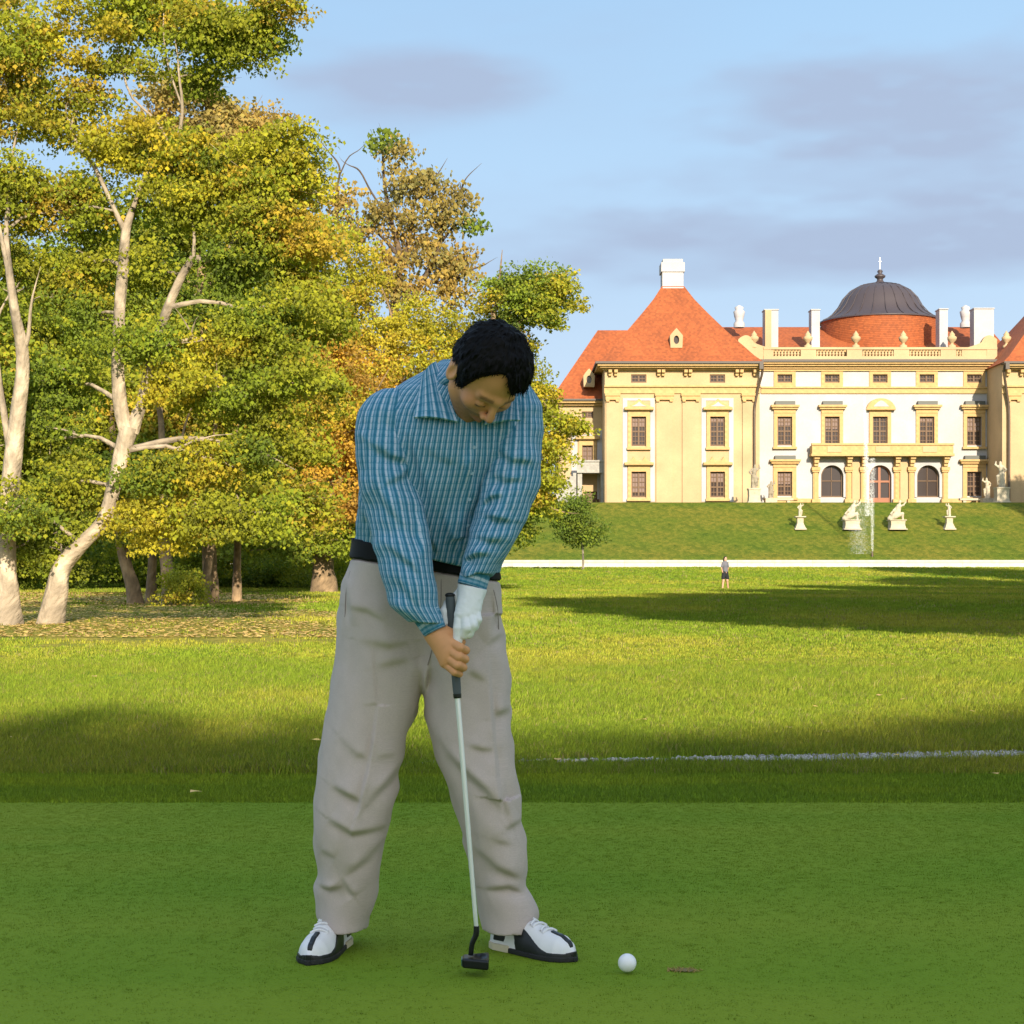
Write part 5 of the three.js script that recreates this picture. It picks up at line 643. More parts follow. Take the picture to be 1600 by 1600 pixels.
  const headG = tint(skin(headW, [HC.x - 0.16, HC.y - 0.19, HC.z - 0.22], [HC.x + 0.16, HC.y + 0.16, HC.z + 0.15], 0.003), (x, y, z) => {
    const h = inHead(x, y, z), n = 0.5 + 0.5 * fbm(h.x * 260, h.y * 260, h.z * 260, 2), ax = Math.abs(h.x);
    let beard = smooth(-0.028, -0.05, h.y) * smooth(0.0, 0.03, h.z) * smooth(0.075, 0.055, ax) * (0.55 + 0.45 * n); if (h.z > 0.07 && h.y > -0.05) beard *= smooth(-0.04, -0.05, h.y);
    const lip = smooth(0.008, 0.004, Math.abs(h.y + 0.066)) * smooth(0.025, 0.018, ax) * smooth(0.074, 0.082, h.z), brow = smooth(0.007, 0.003, Math.abs(h.y - 0.025 + 0.12 * Math.max(0, ax - 0.035))) * smooth(0.055, 0.047, ax) * smooth(0.012, 0.018, ax) * smooth(0.05, 0.06, h.z) * (0.6 + 0.4 * n), lash = smooth(0.004, 0.002, Math.abs(h.y + 0.009)) * smooth(0.016, 0.012, Math.abs(ax - 0.032)) * smooth(0.06, 0.07, h.z);
    let c = SK.slice(); const mix = (t, k) => { c = c.map((q, i) => lerp(q, t[i], k)); }; mix([0.52, 0.22, 0.13], 0.5 * smooth(0.05, 0.02, Math.hypot(ax - 0.045, h.y + 0.02, h.z - 0.07)) + 0.4 * smooth(0.03, 0.01, Math.hypot(h.x, h.y + 0.03, h.z - 0.108))); mix([0.1, 0.06, 0.045], 0.75 * beard); mix([0.42, 0.14, 0.1], 0.7 * lip * (1 - 0.3 * beard)); mix([0.02, 0.014, 0.012], Math.max(0.75 * brow, 0.7 * lash)); return c.map((q) => q * (0.96 + 0.08 * n));
  });
  const hip = P(664, 960, 4.11), belly = P(675, 800, 4.03), up = P(705, 660, 3.975), shR = P(616, 668, 3.955), shL = P(800, 664, 3.955), elR = P(618, 800, 3.9), elL = P(795, 800, 3.9), wrR = P(679, 985, 3.838), wrL = P(739, 912, 3.868), hpR = P(610, 985, 4.11), hpL = P(725, 985, 4.11), knR = P(556, 1240, 4.06), knL = P(757, 1250, 4.07), anR = P(530, 1450, 4.14), anL = P(795, 1450, 4.15);
  const trunkF = (x, y, z) => { let d = smin(capsule(x, y, z, hip, belly, 0.075, 0.08), capsule(x, y, z, belly, up, 0.08, 0.07), 0.03); d = smin(d, capsule(x, y, z, up, neckB, 0.065, 0.055), 0.03); for (const [a, b, c, r] of [[shR, elR, wrR, 0.036], [shL, elL, wrL, 0.036]]) { d = smin(d, capsule(x, y, z, up, a, 0.055, r), 0.02); d = smin(d, smin(capsule(x, y, z, a, b, r, 0.034), capsule(x, y, z, b, c, 0.033, 0.02), 0.01), 0.01); } for (const [a, b, c] of [[hpR, knR, anR], [hpL, knL, anL]]) { d = smin(d, capsule(x, y, z, hip, a, 0.07, 0.065), 0.02); d = smin(d, smin(capsule(x, y, z, a, b, 0.062, 0.045), capsule(x, y, z, b, c, 0.045, 0.034), 0.02), 0.02); } return d; };
  const plain = (g) => tint(g, (x, y, z) => { const n = 0.94 + 0.12 * (0.5 + 0.5 * fbm(x * 90, y * 90, z * 90, 3)); return SK.map((q) => q * n); });
  const trunkG = plain(skin(trunkF, [X(500, 4.1), Y(1460, 4.15), -4.3], [X(850, 4), Y(590, 3.98), -3.78], 0.013));
  const chain = (x, y, z, pts, r) => { let d = 1e9; for (let i = 0; i < pts.length - 1; i++) d = smin(d, capsule(x, y, z, pts[i], pts[i + 1], r[i], r[i + 1]), 0.003); return d; };
  const hand = (wrist, mcp, fingers, thumb, fat, wr) => { const W = P(...wrist), M = mcp.map((q) => P(...q)), Fg = fingers.map((f) => f.map((q) => P(...q))), T = thumb.map((q) => P(...q)); return (x, y, z) => { let d = 1e9; for (const m of M) d = smin(d, capsule(x, y, z, W, m, wr, 0.0125 + fat), 0.016); Fg.forEach((f, i) => { const k = i === 3 ? 0.86 : 1; d = smin(d, chain(x, y, z, [M[i], ...f], [0.0118 * k + fat, 0.0105 * k + fat, 0.0092 * k + fat, 0.0078 * k + fat]), 0.0018); }); return smin(d, chain(x, y, z, [W, ...T], [0.015, 0.0145 + fat, 0.0115 + fat, 0.0088 + fat]), 0.006); }; };
  const bareF = hand([680, 988, 3.842], [[704, 1004, 3.822], [702, 1016, 3.817], [699, 1027, 3.818], [695, 1036, 3.824]], [[[719, 1012, 3.806], [728, 1016, 3.822], [724, 1018, 3.846]], [[717, 1026, 3.803], [727, 1030, 3.82], [722, 1032, 3.846]], [[715, 1039, 3.804], [724, 1043, 3.821], [719, 1044, 3.845]], [[710, 1050, 3.81], [718, 1053, 3.826], [713, 1053, 3.844]]], [[696, 988, 3.84], [713, 992, 3.836], [722, 1003, 3.834]], 0, 0.021);
  const handG = plain(skin(bareF, [X(655, 3.84), Y(1068, 3.84), -3.9], [X(742, 3.84), Y(968, 3.84), -3.77], 0.0025));
  own('body', mergeGeometries([headG, trunkG, handG]), std(0xffffff, 0.55, { vertexColors: true, specularIntensity: 0.6 }));
  // --- glove on the upper hand
  const gloveF = hand([738, 917, 3.868], [[719, 960, 3.836], [727, 962, 3.832], [735, 959, 3.835], [742, 951, 3.844]], [[[716, 982, 3.824], [715, 1000, 3.824], [716, 1013, 3.83]], [[729, 981, 3.814], [724, 992, 3.822], [715, 990, 3.84]], [[738, 977, 3.818], [733, 990, 3.824], [724, 993, 3.843]], [[746, 968, 3.83], [741, 980, 3.834], [731, 983, 3.85]]], [[722, 928, 3.88], [702, 944, 3.878], [694, 956, 3.862]], 0.0016, 0.026);
  const gloveTip = P(696, 974, 3.856), gloveA = P(694, 956, 3.862), gw0 = P(741, 905, 3.87), gw1 = P(738, 917, 3.868);
  const glove = own('glove', skin((x, y, z) => Math.max(smin(smin(gloveF(x, y, z), capsule(x, y, z, gloveA, gloveTip, 0.0105, 0.0088), 0.004), capsule(x, y, z, gw1, P(739, 921, 3.868), 0.0285, 0.0285), 0.01) + 0.0008 * fbm(x * 120, y * 120, z * 120, 2), y - Y(916 + (x - X(738, 3.868)) * 160, 3.868)), [X(680, 3.87), Y(1030, 3.85), -3.95], [X(765, 3.86), Y(905, 3.86), -3.78], 0.0025), std(rgb(0.74, 0.76, 0.76), 0.7));
  // --- hair
  const hairF = (x, y, z) => {
    const h = inHead(x, y, z), ax = Math.abs(h.x), n = fbm(h.x * 48 + 3, h.y * 30, h.z * 48, 3), s = noise3(h.x * 210, h.y * 46, h.z * 120);
    let d = ball(h.x, h.y, h.z, [0, 0.034, -0.014], [0.095, 0.095, 0.103]) - 0.003 - 0.007 * n - 0.0022 * s;
    const z0 = h.z; let line; // height of the hairline round the head
    if (z0 > 0.02) line = lerp(-0.03, 0.07, smooth(0.028, 0.05, z0)) + lerp(0.026, -0.012, smooth(-0.02, 0.022, h.x)) * smooth(0.036, 0.05, z0);
    else if (z0 > -0.002) line = -0.045; else line = lerp(-0.01, -0.085, smooth(-0.028, -0.06, z0));
    line += 0.009 * noise3(h.x * 70, z0 * 70, 5.5) + 0.007 * noise3(h.x * 240, z0 * 240, 2.5);
    d = smax(d, line - h.y, 0.006); const ear = ball(ax, h.y, h.z, [0.094, -0.016, -0.012], [0.02, 0.034, 0.023]); return smax(d, -ear, 0.005) * HS;
  };
  const hairM = std(rgb(0.004, 0.0036, 0.004), 0.55, { specularIntensity: 0.22 }), hairG = skin(hairF, [HC.x - 0.17, HC.y - 0.16, HC.z - 0.18], [HC.x + 0.17, HC.y + 0.17, HC.z + 0.17], 0.003);
  const lockPos = [], lockIdx = [], hp = hairG.attributes.position, hn = hairG.attributes.normal, whorl = new THREE.Vector3(...toW(0.01, 0.12, -0.07)), tv = new THREE.Vector3(), nv = new THREE.Vector3(), pv = new THREE.Vector3(), sv = new THREE.Vector3();
  for (let i = 0; i < 5200; i++) { // short locks lying along the scalp, away from the crown
    const k = Math.floor(rnd() * hp.count); pv.fromBufferAttribute(hp, k); nv.fromBufferAttribute(hn, k); tv.copy(pv).sub(whorl); tv.addScaledVector(nv, -tv.dot(nv)).normalize(); tv.x += rr(-0.35, 0.35); tv.y += rr(-0.35, 0.35); tv.z += rr(-0.35, 0.35); tv.addScaledVector(nv, -tv.dot(nv)).normalize(); sv.crossVectors(tv, nv).normalize();
    const L = rr(0.008, 0.021), w = rr(0.0008, 0.0016), lift = rr(0.0004, 0.0032), o = lockPos.length / 3;
    for (const [s, q] of [[0, 1], [0.5, 0.8], [1, 0.05]]) for (const e of [-1, 1]) { const h = lift * (0.2 + s) - 0.012 * s * s * L / 0.03 * 0.6; lockPos.push(pv.x + tv.x * L * s + nv.x * h + sv.x * w * q * e, pv.y + tv.y * L * s + nv.y * h + sv.y * w * q * e, pv.z + tv.z * L * s + nv.z * h + sv.z * w * q * e); }
    lockIdx.push(o, o + 1, o + 2, o + 1, o + 3, o + 2, o + 2, o + 3, o + 4, o + 3, o + 5, o + 4);
  }
  const hair = own('hair', hairG, hairM), lockG = new THREE.BufferGeometry(); lockG.setAttribute('position', new THREE.Float32BufferAttribute(lockPos, 3)); lockG.setIndex(lockIdx); lockG.computeVertexNormals(); kind(own('locks', lockG, hairM, hair), 'stuff');

  // --- shoes
  const cream = std(rgb(0.62, 0.54, 0.38), 0.6), whiteL = std(rgb(0.78, 0.77, 0.78), 0.45), blackL = std(rgb(0.008, 0.009, 0.01), 0.35), rubber = std(rgb(0.012, 0.012, 0.013), 0.6);
  const prof = (t, z) => { let i = 0; while (i < t.length - 2 && z > t[i + 1][0]) i++; const s = smooth(0, 1, clamp((z - t[i][0]) / (t[i + 1][0] - t[i][0]), 0, 1)); return lerp(t[i][1], t[i + 1][1], s * 0.5 + 0.5 * clamp((z - t[i][0]) / (t[i + 1][0] - t[i][0]), 0, 1)); };
  const HW = [[-0.012, 0.006], [0, 0.026], [0.025, 0.037], [0.08, 0.037], [0.15, 0.045], [0.205, 0.052], [0.245, 0.047], [0.272, 0.034], [0.288, 0.016], [0.295, 0.004]], HH = [[-0.012, 0.03], [0, 0.085], [0.03, 0.1], [0.09, 0.104], [0.15, 0.092], [0.2, 0.077], [0.245, 0.069], [0.275, 0.055], [0.295, 0.028]];
  const upperF = (x, y, z) => { const hw = prof(HW, z), h = prof(HH, z), cx = 0.006 * smooth(0.1, 0.25, z), lift = y + 0.0, kx = (x - cx) / hw, ky = lift / h, k1 = Math.pow(Math.abs(kx) ** 2.4 + Math.abs(ky) ** 2.4, 1 / 2.4); const d = (k1 - 1) * Math.min(hw, h) * 0.9; return Math.max(d, 0.012 - y, -0.012 - z, z - 0.295); };
  const shoe = (px, d, turn, mirror) => {
    const s = part('shoe', man), put = (name, g, m) => { if (mirror) { g.scale(-1, 1, 1); const ix = g.index.array; for (let i = 0; i < ix.length; i += 3) { const t = ix[i + 1]; ix[i + 1] = ix[i + 2]; ix[i + 2] = t; } const nn = g.attributes.normal; if (nn) for (let i = 0; i < nn.count; i++) nn.setX(i, nn.getX(i)); } return add(name, g, m, s); };
    s.position.set(X(px, d) - base[0], 0.0035, -d - base[2]); s.rotation.y = turn; s.scale.setScalar(0.85);
    const lo = [-0.07, 0, -0.03], hi = [0.075, 0.125, 0.31], c = 0.0035;
    put('upper', skin(upperF, lo, hi, c), whiteL);
    const panel = (mask, m, name, off = 0.0018) => put(name, skin((x, y, z) => { const u = upperF(x, y, z) - off; return Math.max(u, -u - 0.006, mask(x, y, z)); }, lo, hi, 0.003), m);
    panel((x, y, z) => Math.max(0.108 + 0.25 * (y - 0.03) * -1 - z, z - 0.262, y - (0.082 - 0.19 * smooth(0.12, 0.26, z) * 0.25 - 0.014 * smooth(0.1, 0.2, z)), 0.02 - Math.abs(x) - 0.012 * smooth(0.2, 0.24, z)), blackL, 'side_panel');
    panel((x, y, z) => Math.max(0.022 + (y - 0.04) * 0.1 - z, z - 0.07 - (y - 0.05) * 0.35, 0.03 - y, 0.014 - Math.abs(x)), blackL, 'heel_panel');
    panel((x, y, z) => Math.max(0.228 - z, y - 0.026 - 0.25 * Math.max(0, z - 0.275), 0.005 - y), blackL, 'toe_guard', 0.0026);
    panel((x, y, z) => Math.max(Math.abs(x - 0.005) - 0.008, 0.212 - z, z - 0.285, 0.028 - y), blackL, 'toe_stripe', 0.0024);
    put('sole', skin((x, y, z) => { const hw = prof(HW, z) + 0.005, d = Math.abs(x - 0.006 * smooth(0.1, 0.25, z)) - hw; return Math.max(d, y - 0.017, -y + 0.001, -0.018 - z, z - 0.3, 0.085 - z); }, [-0.07, -0.01, -0.03], hi, 0.0035), rubber);
    put('heel_sole', skin((x, y, z) => { const hw = prof(HW, z) + 0.006, d = Math.abs(x) - hw; return Math.max(d, y - 0.022, -y + 0.001, -0.016 - z, z - 0.0845); }, [-0.07, -0.01, -0.03], hi, 0.0035), cream);
    for (let i = 0; i < 6; i++) { const z = 0.108 + i * 0.019, y = prof(HH, z) + 0.001, q = [-1, -0.5, 0, 0.5, 1].map((k) => new THREE.Vector3(0.024 * k + 0.004, y - 0.009 * k * k + 0.0045, z + 0.006 * (i % 2 ? k : -k))); put('lace', tube(q, [0.0032, 0.0036, 0.0036, 0.0036, 0.0032], 6, 0.008), whiteL); }
  };
  shoe(534, 4.185, -0.2, true); shoe(775, 4.14, 0.84, false);

  // --- putter, held in both hands
  const pg = at(742, 1503, 3.845), putter = thing('golf_putter', 'steel golf putter with a grey grip and black head held in both hands', 'putter', [pg.x, 0.02, pg.z]);
  const pp = (name, g, m) => { g.translate(-pg.x, -0.02, -pg.z); return add(name, g, m, putter); };
  const g0 = at(703, 930, 3.862), g1 = at(714.5, 1086, 3.842), s1 = at(744.5, 1452, 3.84);
  pp('grip', tube([g0, g0.clone().lerp(g1, 0.06), g0.clone().lerp(g1, 0.5), g0.clone().lerp(g1, 0.94), g1], [0.0095, 0.0112, 0.0112, 0.0098, 0.0085], 14, 0.01), std(rgb(0.07, 0.085, 0.09), 0.75));
  { const cap = new THREE.SphereGeometry(0.0122, 14, 10); cap.scale(1, 0.5, 1); cap.translate(g0.x, g0.y, g0.z); pp('grip_cap', cap, std(rgb(0.008, 0.008, 0.008), 0.5)); const dir = s1.clone().sub(g1).normalize(); pp('ferrule', tube([g1.clone().addScaledVector(dir, -0.003), g1.clone().addScaledVector(dir, 0.007)], [0.0098, 0.0092], 14, 0.004), std(rgb(0.01, 0.01, 0.01), 0.4)); }
  pp('shaft', tube([g1, g1.clone().lerp(s1, 0.5), s1], [0.0062, 0.0058, 0.005], 14, 0.05), new THREE.MeshPhysicalMaterial({ color: rgb(0.88, 0.88, 0.9), metalness: 0.45, roughness: 0.3 }));
  const hb = std(rgb(0.012, 0.013, 0.015), 0.3, { metalness: 0.3 });
  pp('hosel', tube([s1.clone().add(new THREE.Vector3(0, 0.008, 0)), s1.clone().add(new THREE.Vector3(-0.001, -0.012, 0)), at(738, 1474, 3.842), at(735.5, 1492, 3.844)], [0.0066, 0.007, 0.0062, 0.006], 12, 0.005), hb);
  pp('head', skin((x, y, z) => { const c = at(743, 1502, 3.845), px = x - c.x, py = y - c.y, pz = z - c.z, q = [Math.abs(px) - 0.026, Math.abs(py) - 0.0065, Math.abs(pz) - 0.028 - 0.012 * clamp(px / 0.03, -1, 1)], o = Math.hypot(Math.max(q[0], 0), Math.max(q[1], 0), Math.max(q[2], 0)) + Math.min(Math.max(...q), 0) - 0.005; return smax(o, -ball(px - 0.012, py - 0.012, pz, [0, 0, 0], [0.016, 0.01, 0.03]), 0.003); }, [pg.x - 0.05, -0.02, pg.z - 0.07], [pg.x + 0.05, 0.08, pg.z + 0.07], 0.002), hb);
  { const c = at(743, 1502, 3.845); pp('face_insert', box(c.x - 0.0325, c.x - 0.0305, c.y - 0.007, c.y + 0.008, c.z - 0.015, c.z + 0.015), std(rgb(0.02, 0.16, 0.2), 0.3, { metalness: 0.5 })); }
}
// golf ball with dimples
{
  const d = 3.862, x = X(980, d), r = 0.0214, g0 = new THREE.IcosahedronGeometry(r, 40), g = mergeVertices((g0.deleteAttribute('uv'), g0.deleteAttribute('normal'), g0)), p = g.attributes.position, N = 300, dim = [];
  for (let i = 0; i < N; i++) { const y = 1 - 2 * (i + 0.5) / N, a = i * 2.399963, w = Math.sqrt(1 - y * y); dim.push([Math.cos(a) * w, y, Math.sin(a) * w]); }
  for (let i = 0; i < p.count; i++) { const vx = p.getX(i) / r, vy = p.getY(i) / r, vz = p.getZ(i) / r; let m = -1; for (const q of dim) { const c = q[0] * vx + q[1] * vy + q[2] * vz; if (c > m) m = c; } const a = Math.acos(Math.min(1, m)), k = 1 - 0.022 * smooth(0.098, 0.03, a); p.setXYZ(i, p.getX(i) * k, p.getY(i) * k, p.getZ(i) * k); }
  g.computeVertexNormals(); const b = add('golf_ball', g, std(rgb(0.85, 0.85, 0.87), 0.3, { clearcoat: 0.5, clearcoatRoughness: 0.2 })); b.position.set(x, r + 0.0085, -d); tag(b, 'white dimpled golf ball resting on the putting green', 'golf ball');
}

// ---------- stone wall of the basin, statues, fountain, passer-by, brown spot ----------
{
  const z = -WALL_D, w = thing('stone_wall', 'low pale stone wall of the basin below the grass bank', 'wall', [10, groundY(10, WALL_D) - 0.3, z]);
  const bx = 10, by = groundY(10, WALL_D) - 0.3, put = (n, g, m) => { g.translate(-bx, -by, -z); return add(n, metricUv(g), m, w); };
  const pale = std(rgb(0.68, 0.65, 0.6), 0.9, { map: repeat(stoneT, 0.4) });
  for (let x = -60; x < 90; x += 3) put('wall_block', box(x + 0.006, x + 2.994, by, 1.3, z - 0.5, z), pale);
  for (let x = -60; x < 90; x += 3) put('coping_stone', box(x + 0.006, x + 2.994, 1.3, 1.46, z - 0.56, z + 0.07), pale);
}
const statueM = std(rgb(0.56, 0.5, 0.4), 0.92, { map: repeat(stoneT, 2) }), statueD = std(rgb(0.34, 0.3, 0.24), 0.92, { map: repeat(stoneT, 2) });
// figures: height in metres, standing or crouching, from capsules joined smoothly
function figure(h, pose) {
  const C = [], c = (a, b, ra, rb) => C.push([a.map((q) => q * h), b.map((q) => q * h), ra * h, rb * h]);
  if (pose === 'stand') { c([-0.05, 0, 0], [-0.06, 0.27, 0.02], 0.035, 0.045); c([-0.06, 0.27, 0.02], [-0.03, 0.5, 0], 0.05, 0.075); c([0.09, 0, -0.02], [0.06, 0.27, 0.05], 0.035, 0.045); c([0.06, 0.27, 0.05], [0.04, 0.5, 0], 0.05, 0.075); c([0, 0.5, 0], [0.015, 0.64, 0], 0.085, 0.08); c([0.015, 0.64, 0], [0.03, 0.76, 0], 0.085, 0.095); c([0.03, 0.78, 0], [0.035, 0.86, 0.01], 0.035, 0.035); c([0.04, 0.9, 0.015], [0.04, 0.93, 0.015], 0.055, 0.05); c([-0.08, 0.77, 0], [-0.17, 0.67, 0.03], 0.045, 0.035); c([-0.17, 0.67, 0.03], [-0.11, 0.56, 0.1], 0.035, 0.027); c([0.13, 0.77, 0], [0.22, 0.84, 0.02], 0.045, 0.035); c([0.22, 0.84, 0.02], [0.2, 0.97, 0.04], 0.033, 0.025); c([-0.12, 0.6, -0.03], [0.14, 0.42, 0.05], 0.03, 0.045); c([0.14, 0.42, 0.02], [0.15, 0.1, -0.02], 0.045, 0.02); c([-0.02, 0.46, -0.05], [-0.02, 0, -0.06], 0.08, 0.1); }
  else { const m = pose === 'crouch' ? 1 : -1; c([-0.28 * m, 0.06, 0], [-0.1 * m, 0.2, 0.02], 0.1, 0.14); c([-0.1 * m, 0.2, 0.02], [0.05 * m, 0.42, 0], 0.15, 0.12); c([0.05 * m, 0.42, 0], [0.1 * m, 0.66, 0], 0.13, 0.12); c([0.1 * m, 0.68, 0], [0.14 * m, 0.78, 0.02], 0.05, 0.05); c([0.16 * m, 0.86, 0.03], [0.17 * m, 0.9, 0.03], 0.075, 0.065); c([0.12 * m, 0.64, 0.05], [0.3 * m, 0.72, 0.1], 0.06, 0.045); c([0.3 * m, 0.72, 0.1], [0.42 * m, 0.86, 0.08], 0.045, 0.035); c([0.02 * m, 0.62, -0.05], [-0.16 * m, 0.46, 0.05], 0.06, 0.045); c([-0.16 * m, 0.46, 0.05], [-0.3 * m, 0.3, 0.06], 0.045, 0.04); c([0, 0.2, 0.05], [0.26 * m, 0.3, 0.1], 0.1, 0.08); c([0.26 * m, 0.3, 0.1], [0.28 * m, 0.04, 0.08], 0.075, 0.05); c([-0.2 * m, 0.3, -0.08], [-0.34 * m, 0.06, -0.05], 0.08, 0.1); }
  const f = (x, y, z) => { let d = 1e9; for (const [a, b, ra, rb] of C) d = smin(d, capsule(x, y, z, a, b, ra, rb), 0.045 * h); return Math.max(d + 0.012 * h * fbm(x * 9 / h * 1.6, y * 12 / h, z * 9 / h, 3), -y); };
  return skin(f, [-0.5 * h, -0.03, -0.25 * h], [0.55 * h, 1.05 * h, 0.3 * h], h * 0.022);
}
function statue(name, label, px, py, d, h, pose, ped, m, group, flip) {
  const p = at(px, py, d), t = thing(name, label, 'statue', [p.x, groundY(p.x, d) - 0.06, p.z], flip ? Math.PI : 0, group), [pw, ph, waist] = ped;
  const pr = new THREE.LatheGeometry([[0.72, 0], [0.72, 0.09], [0.62, 0.13], [0.5 * waist, 0.5], [0.52 * waist, 0.86], [0.66, 0.92], [0.66, 1], [0, 1]].map(([r, y]) => new THREE.Vector2(r * pw, y * ph)), 4); pr.rotateY(Math.PI / 4); const q = pr.toNonIndexed(); q.computeVertexNormals(); add('pedestal', q, statueM, t);
  const f = figure(h, pose); f.translate(0, ph - 0.02, 0); add('figure', f, m, t); return t;
}
statue('statue', 'weathered dark figure on a pedestal where the cream pavilion meets the white wall', 1178, 788, 148.9, 2.2, 'stand', [1.2, 1.35, 1.15], statueD);
statue('statue', 'pale figure on a pedestal before the ground-floor window by the shaded pavilion', 1565, 788, 148.9, 2.4, 'stand', [1.3, 1.45, 1.15], statueM, undefined, true);
statue('bank_statue', 'small stone figure with an hourglass pedestal next to the left crouching group', 1250, 829, 141, 1.15, 'stand', [0.95, 1.15, 0.75], statueM);
statue('bank_statue', 'stone group on the bank leaning in toward the fountain jet', 1330, 828, 141, 1.75, 'crouch', [1.5, 0.85, 1.1], statueM);
statue('bank_statue', 'stone group on the bank with its arm raised away from the fountain jet', 1401, 828, 141, 1.75, 'crouch', [1.5, 0.85, 1.1], statueM);
statue('bank_statue', 'small stone figure with an hourglass pedestal below the plain end of the balcony', 1483, 828, 141, 1.15, 'stand', [0.95, 1.15, 0.75], statueM, undefined, true);
{ const put = (px, h, label) => { const d = 157.2, t = thing('garden_statue', label, 'statue', [X(px, d), TERRACE - 0.15, -d], px > 1500 ? Math.PI : 0); add('plinth', box(-0.55, 0.55, 0, 0.9, -0.5, 0.5), statueM, t); const f = figure(h, 'stand'); f.translate(0, 0.88, 0); add('figure', f, px > 1500 ? statueM : statueD, t); }; put(1204, 1.7, 'small dark figure on a plinth beside the first ground-floor window'); put(1543, 2.0, 'pale figure on a plinth beside the last ground-floor window'); }
for (const [px, label] of [[1216, 'low stone bench under the first ground-floor window'], [1522, 'low stone bench under the last ground-floor window']]) { const d = 158.6, t = thing('stone_bench', label, 'bench', [X(px, d), TERRACE - 0.15, -d]); add('seat', box(-1.4, 1.4, 0.75, 0.95, -0.3, 0.3), statueM, t); add('leg', box(-1.1, -0.8, 0, 0.75, -0.25, 0.25), statueM, t); add('leg', box(0.8, 1.1, 0, 0.75, -0.25, 0.25), statueM, t); }
// fountain: a thin jet of drops with drifting spray
{
  const d = WALL_D + 1.6, x0 = X(1363, d), y0 = groundY(0, d) - 0.1, top = Y(612, d), t = thing('fountain', 'thin white fountain jet rising before the palace entrance', 'fountain', [x0, y0, -d]);
  const water = new THREE.MeshPhysicalMaterial({ color: 0xffffff, roughness: 0.25, transmission: 0.55, ior: 1.33 }), drop = new THREE.IcosahedronGeometry(0.014, 0), H = top - y0, list = [];
  add('nozzle', new THREE.CylinderGeometry(0.06, 0.1, 0.5, 10).translate(0, 0.25, 0), PM.metal, t);
  for (let i = 0; i < 2200; i++) { const u = Math.pow(rnd(), 0.8), y = 0.4 + u * (H * 0.6 - 0.4), s = 0.06 + 0.09 * u; list.push([rr(-s, s) + rr(-s, s), y, rr(-s, s), rr(0.5, 1)]); }
  for (let i = 0; i < 5200; i++) { const u = rnd(), y = H * (0.25 + 0.72 * u), drift = -0.35 - 0.3 * u, s = 0.32 * (1.1 - 0.75 * u); list.push([drift + (rnd() + rnd() - 1) * s, y, rr(-s, s), rr(0.6, 1.1)]); }
  for (let i = 0; i < 3600; i++) { const u = rnd(); list.push([-1.05 + (rnd() + rnd() - 1) * 0.95, 0.3 + u * H * 0.32, rr(-0.6, 0.6), rr(0.3, 0.75)]); }
  const im = new THREE.InstancedMesh(drop, water, list.length); im.name = 'water_drops'; const M = new THREE.Matrix4(); list.forEach(([x, y, z, s], i) => { M.makeScale(s, s * 1.6, s).setPosition(x, y, z); im.setMatrixAt(i, M); }); im.castShadow = im.receiveShadow = true; kind(im, 'stuff'); t.add(im);
}
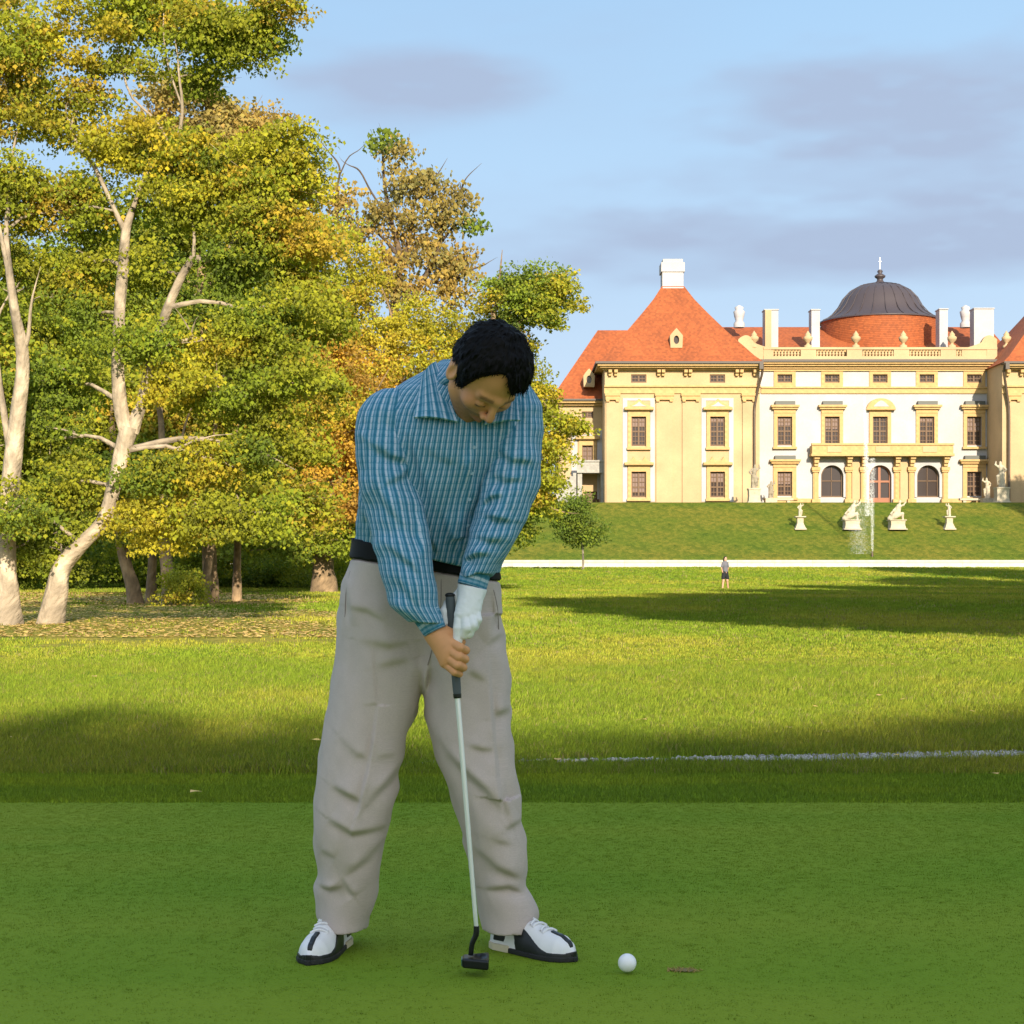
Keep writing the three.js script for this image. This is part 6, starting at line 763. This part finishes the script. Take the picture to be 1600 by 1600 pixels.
// a distant walker
{
  const d = 78, p = at(1133, 922, d), gy = groundY(p.x, d), t = thing('person', 'distant walker in a pale top and dark shorts crossing the lawn', 'person', [p.x, gy, p.z], 0.5), cap = (list, k) => (x, y, z) => { let q = 1e9; for (const [a, b, ra, rb] of list) q = smin(q, capsule(x, y, z, a, b, ra, rb), k); return q; };
  const legs = [[[-0.2, 0.05, 0.05], [-0.13, 0.45, 0.03], 0.04, 0.055], [[-0.13, 0.45, 0.03], [-0.06, 0.85, 0], 0.06, 0.085], [[0.22, 0.06, -0.06], [0.13, 0.46, 0], 0.04, 0.055], [[0.13, 0.46, 0], [0.06, 0.85, 0], 0.06, 0.085], [[-0.2, 0.035, 0.0], [-0.19, 0.035, 0.14], 0.035, 0.03], [[0.23, 0.04, -0.1], [0.23, 0.035, 0.06], 0.035, 0.03]];
  const rest = [[[0, 0.88, 0], [0, 1.2, 0], 0.11, 0.11], [[0, 1.2, 0], [0, 1.33, 0], 0.12, 0.1], [[0, 1.36, 0], [0.01, 1.45, 0.01], 0.045, 0.045], [[0.01, 1.5, 0.01], [0.01, 1.56, 0.01], 0.078, 0.075], [[-0.15, 1.33, 0], [-0.21, 1.08, -0.02], 0.04, 0.034], [[-0.21, 1.08, -0.02], [-0.19, 0.86, 0.06], 0.033, 0.026], [[0.15, 1.33, 0], [0.21, 1.08, -0.04], 0.04, 0.034], [[0.21, 1.08, -0.04], [0.2, 0.87, -0.08], 0.033, 0.026]];
  t.scale.setScalar(0.94); add('body', skin(cap([...legs, ...rest], 0.04), [-0.35, -0.01, -0.25], [0.36, 1.7, 0.25], 0.018), std(rgb(0.5, 0.28, 0.19), 0.6), t);
  add('shirt', skin((x, y, z) => Math.max(cap([[[0, 0.92, 0], [0, 1.22, 0], 0.135, 0.13], [[0, 1.22, 0], [0, 1.34, 0], 0.14, 0.11], [[-0.14, 1.33, 0], [-0.2, 1.14, -0.01], 0.055, 0.05], [[0.14, 1.33, 0], [0.2, 1.14, -0.02], 0.055, 0.05]], 0.05)(x, y, z), 0.88 - y), [-0.32, 0.85, -0.2], [0.32, 1.5, 0.2], 0.018), std(rgb(0.13, 0.13, 0.16), 0.9), t);
  add('shorts', skin((x, y, z) => Math.max(cap([[[-0.15, 0.48, 0.02], [-0.06, 0.88, 0], 0.09, 0.11], [[0.15, 0.48, 0], [0.06, 0.88, 0], 0.09, 0.11]], 0.04)(x, y, z), y - 0.93, 0.52 - y), [-0.35, 0.45, -0.2], [0.35, 1.0, 0.2], 0.016), std(rgb(0.012, 0.014, 0.018), 0.9), t);
  add('hair', skin((x, y, z) => Math.max(cap([[[0.01, 1.53, -0.01], [0.01, 1.57, -0.01], 0.095, 0.09], [[0, 1.5, -0.06], [-0.02, 1.3, -0.07], 0.07, 0.05]], 0.03)(x, y, z), z - 0.05 + (y < 1.55 ? 0.04 : 0)), [-0.2, 1.2, -0.25], [0.2, 1.75, 0.2], 0.014), std(rgb(0.02, 0.014, 0.01), 0.7), t);
}
// a small brown spot on the green beyond the ball
{
  const d = 3.888, x = X(1068, d), t = thing('brown_spot', 'small brown spot in the turf beside the golf ball', 'brown_spot', [x, 0.006, -d]), g = new THREE.CircleGeometry(0.03, 26); g.rotateX(-Math.PI / 2); const p = g.attributes.position; for (let i = 0; i < p.count; i++) { const a = Math.atan2(p.getZ(i), p.getX(i)), k = 1 + 0.3 * noise3(Math.cos(a) * 2.5 + 4, Math.sin(a) * 2.5, 1.5); p.setXYZ(i, p.getX(i) * k, 0.001 + 0.0015 * rnd(), p.getZ(i) * k * 0.55); } g.computeVertexNormals(); add('brown_disc', g, std(rgb(0.2, 0.15, 0.05), 0.95), t);
  const q = []; for (let i = 0; i < 60; i++) { const a = rnd() * 6.28, r = Math.sqrt(rnd()) * 0.04, b = new THREE.ConeGeometry(0.0014, rr(0.008, 0.016), 4); b.rotateX(rr(-1.1, 1.1)); b.rotateZ(rr(-1.1, 1.1)); b.translate(Math.cos(a) * r, 0.003, Math.sin(a) * r * 0.55); q.push(b); } kind(add('dry_grass', join(q), std(rgb(0.34, 0.25, 0.07), 0.95), t), 'stuff');
}

renderer.render(scene, camera);
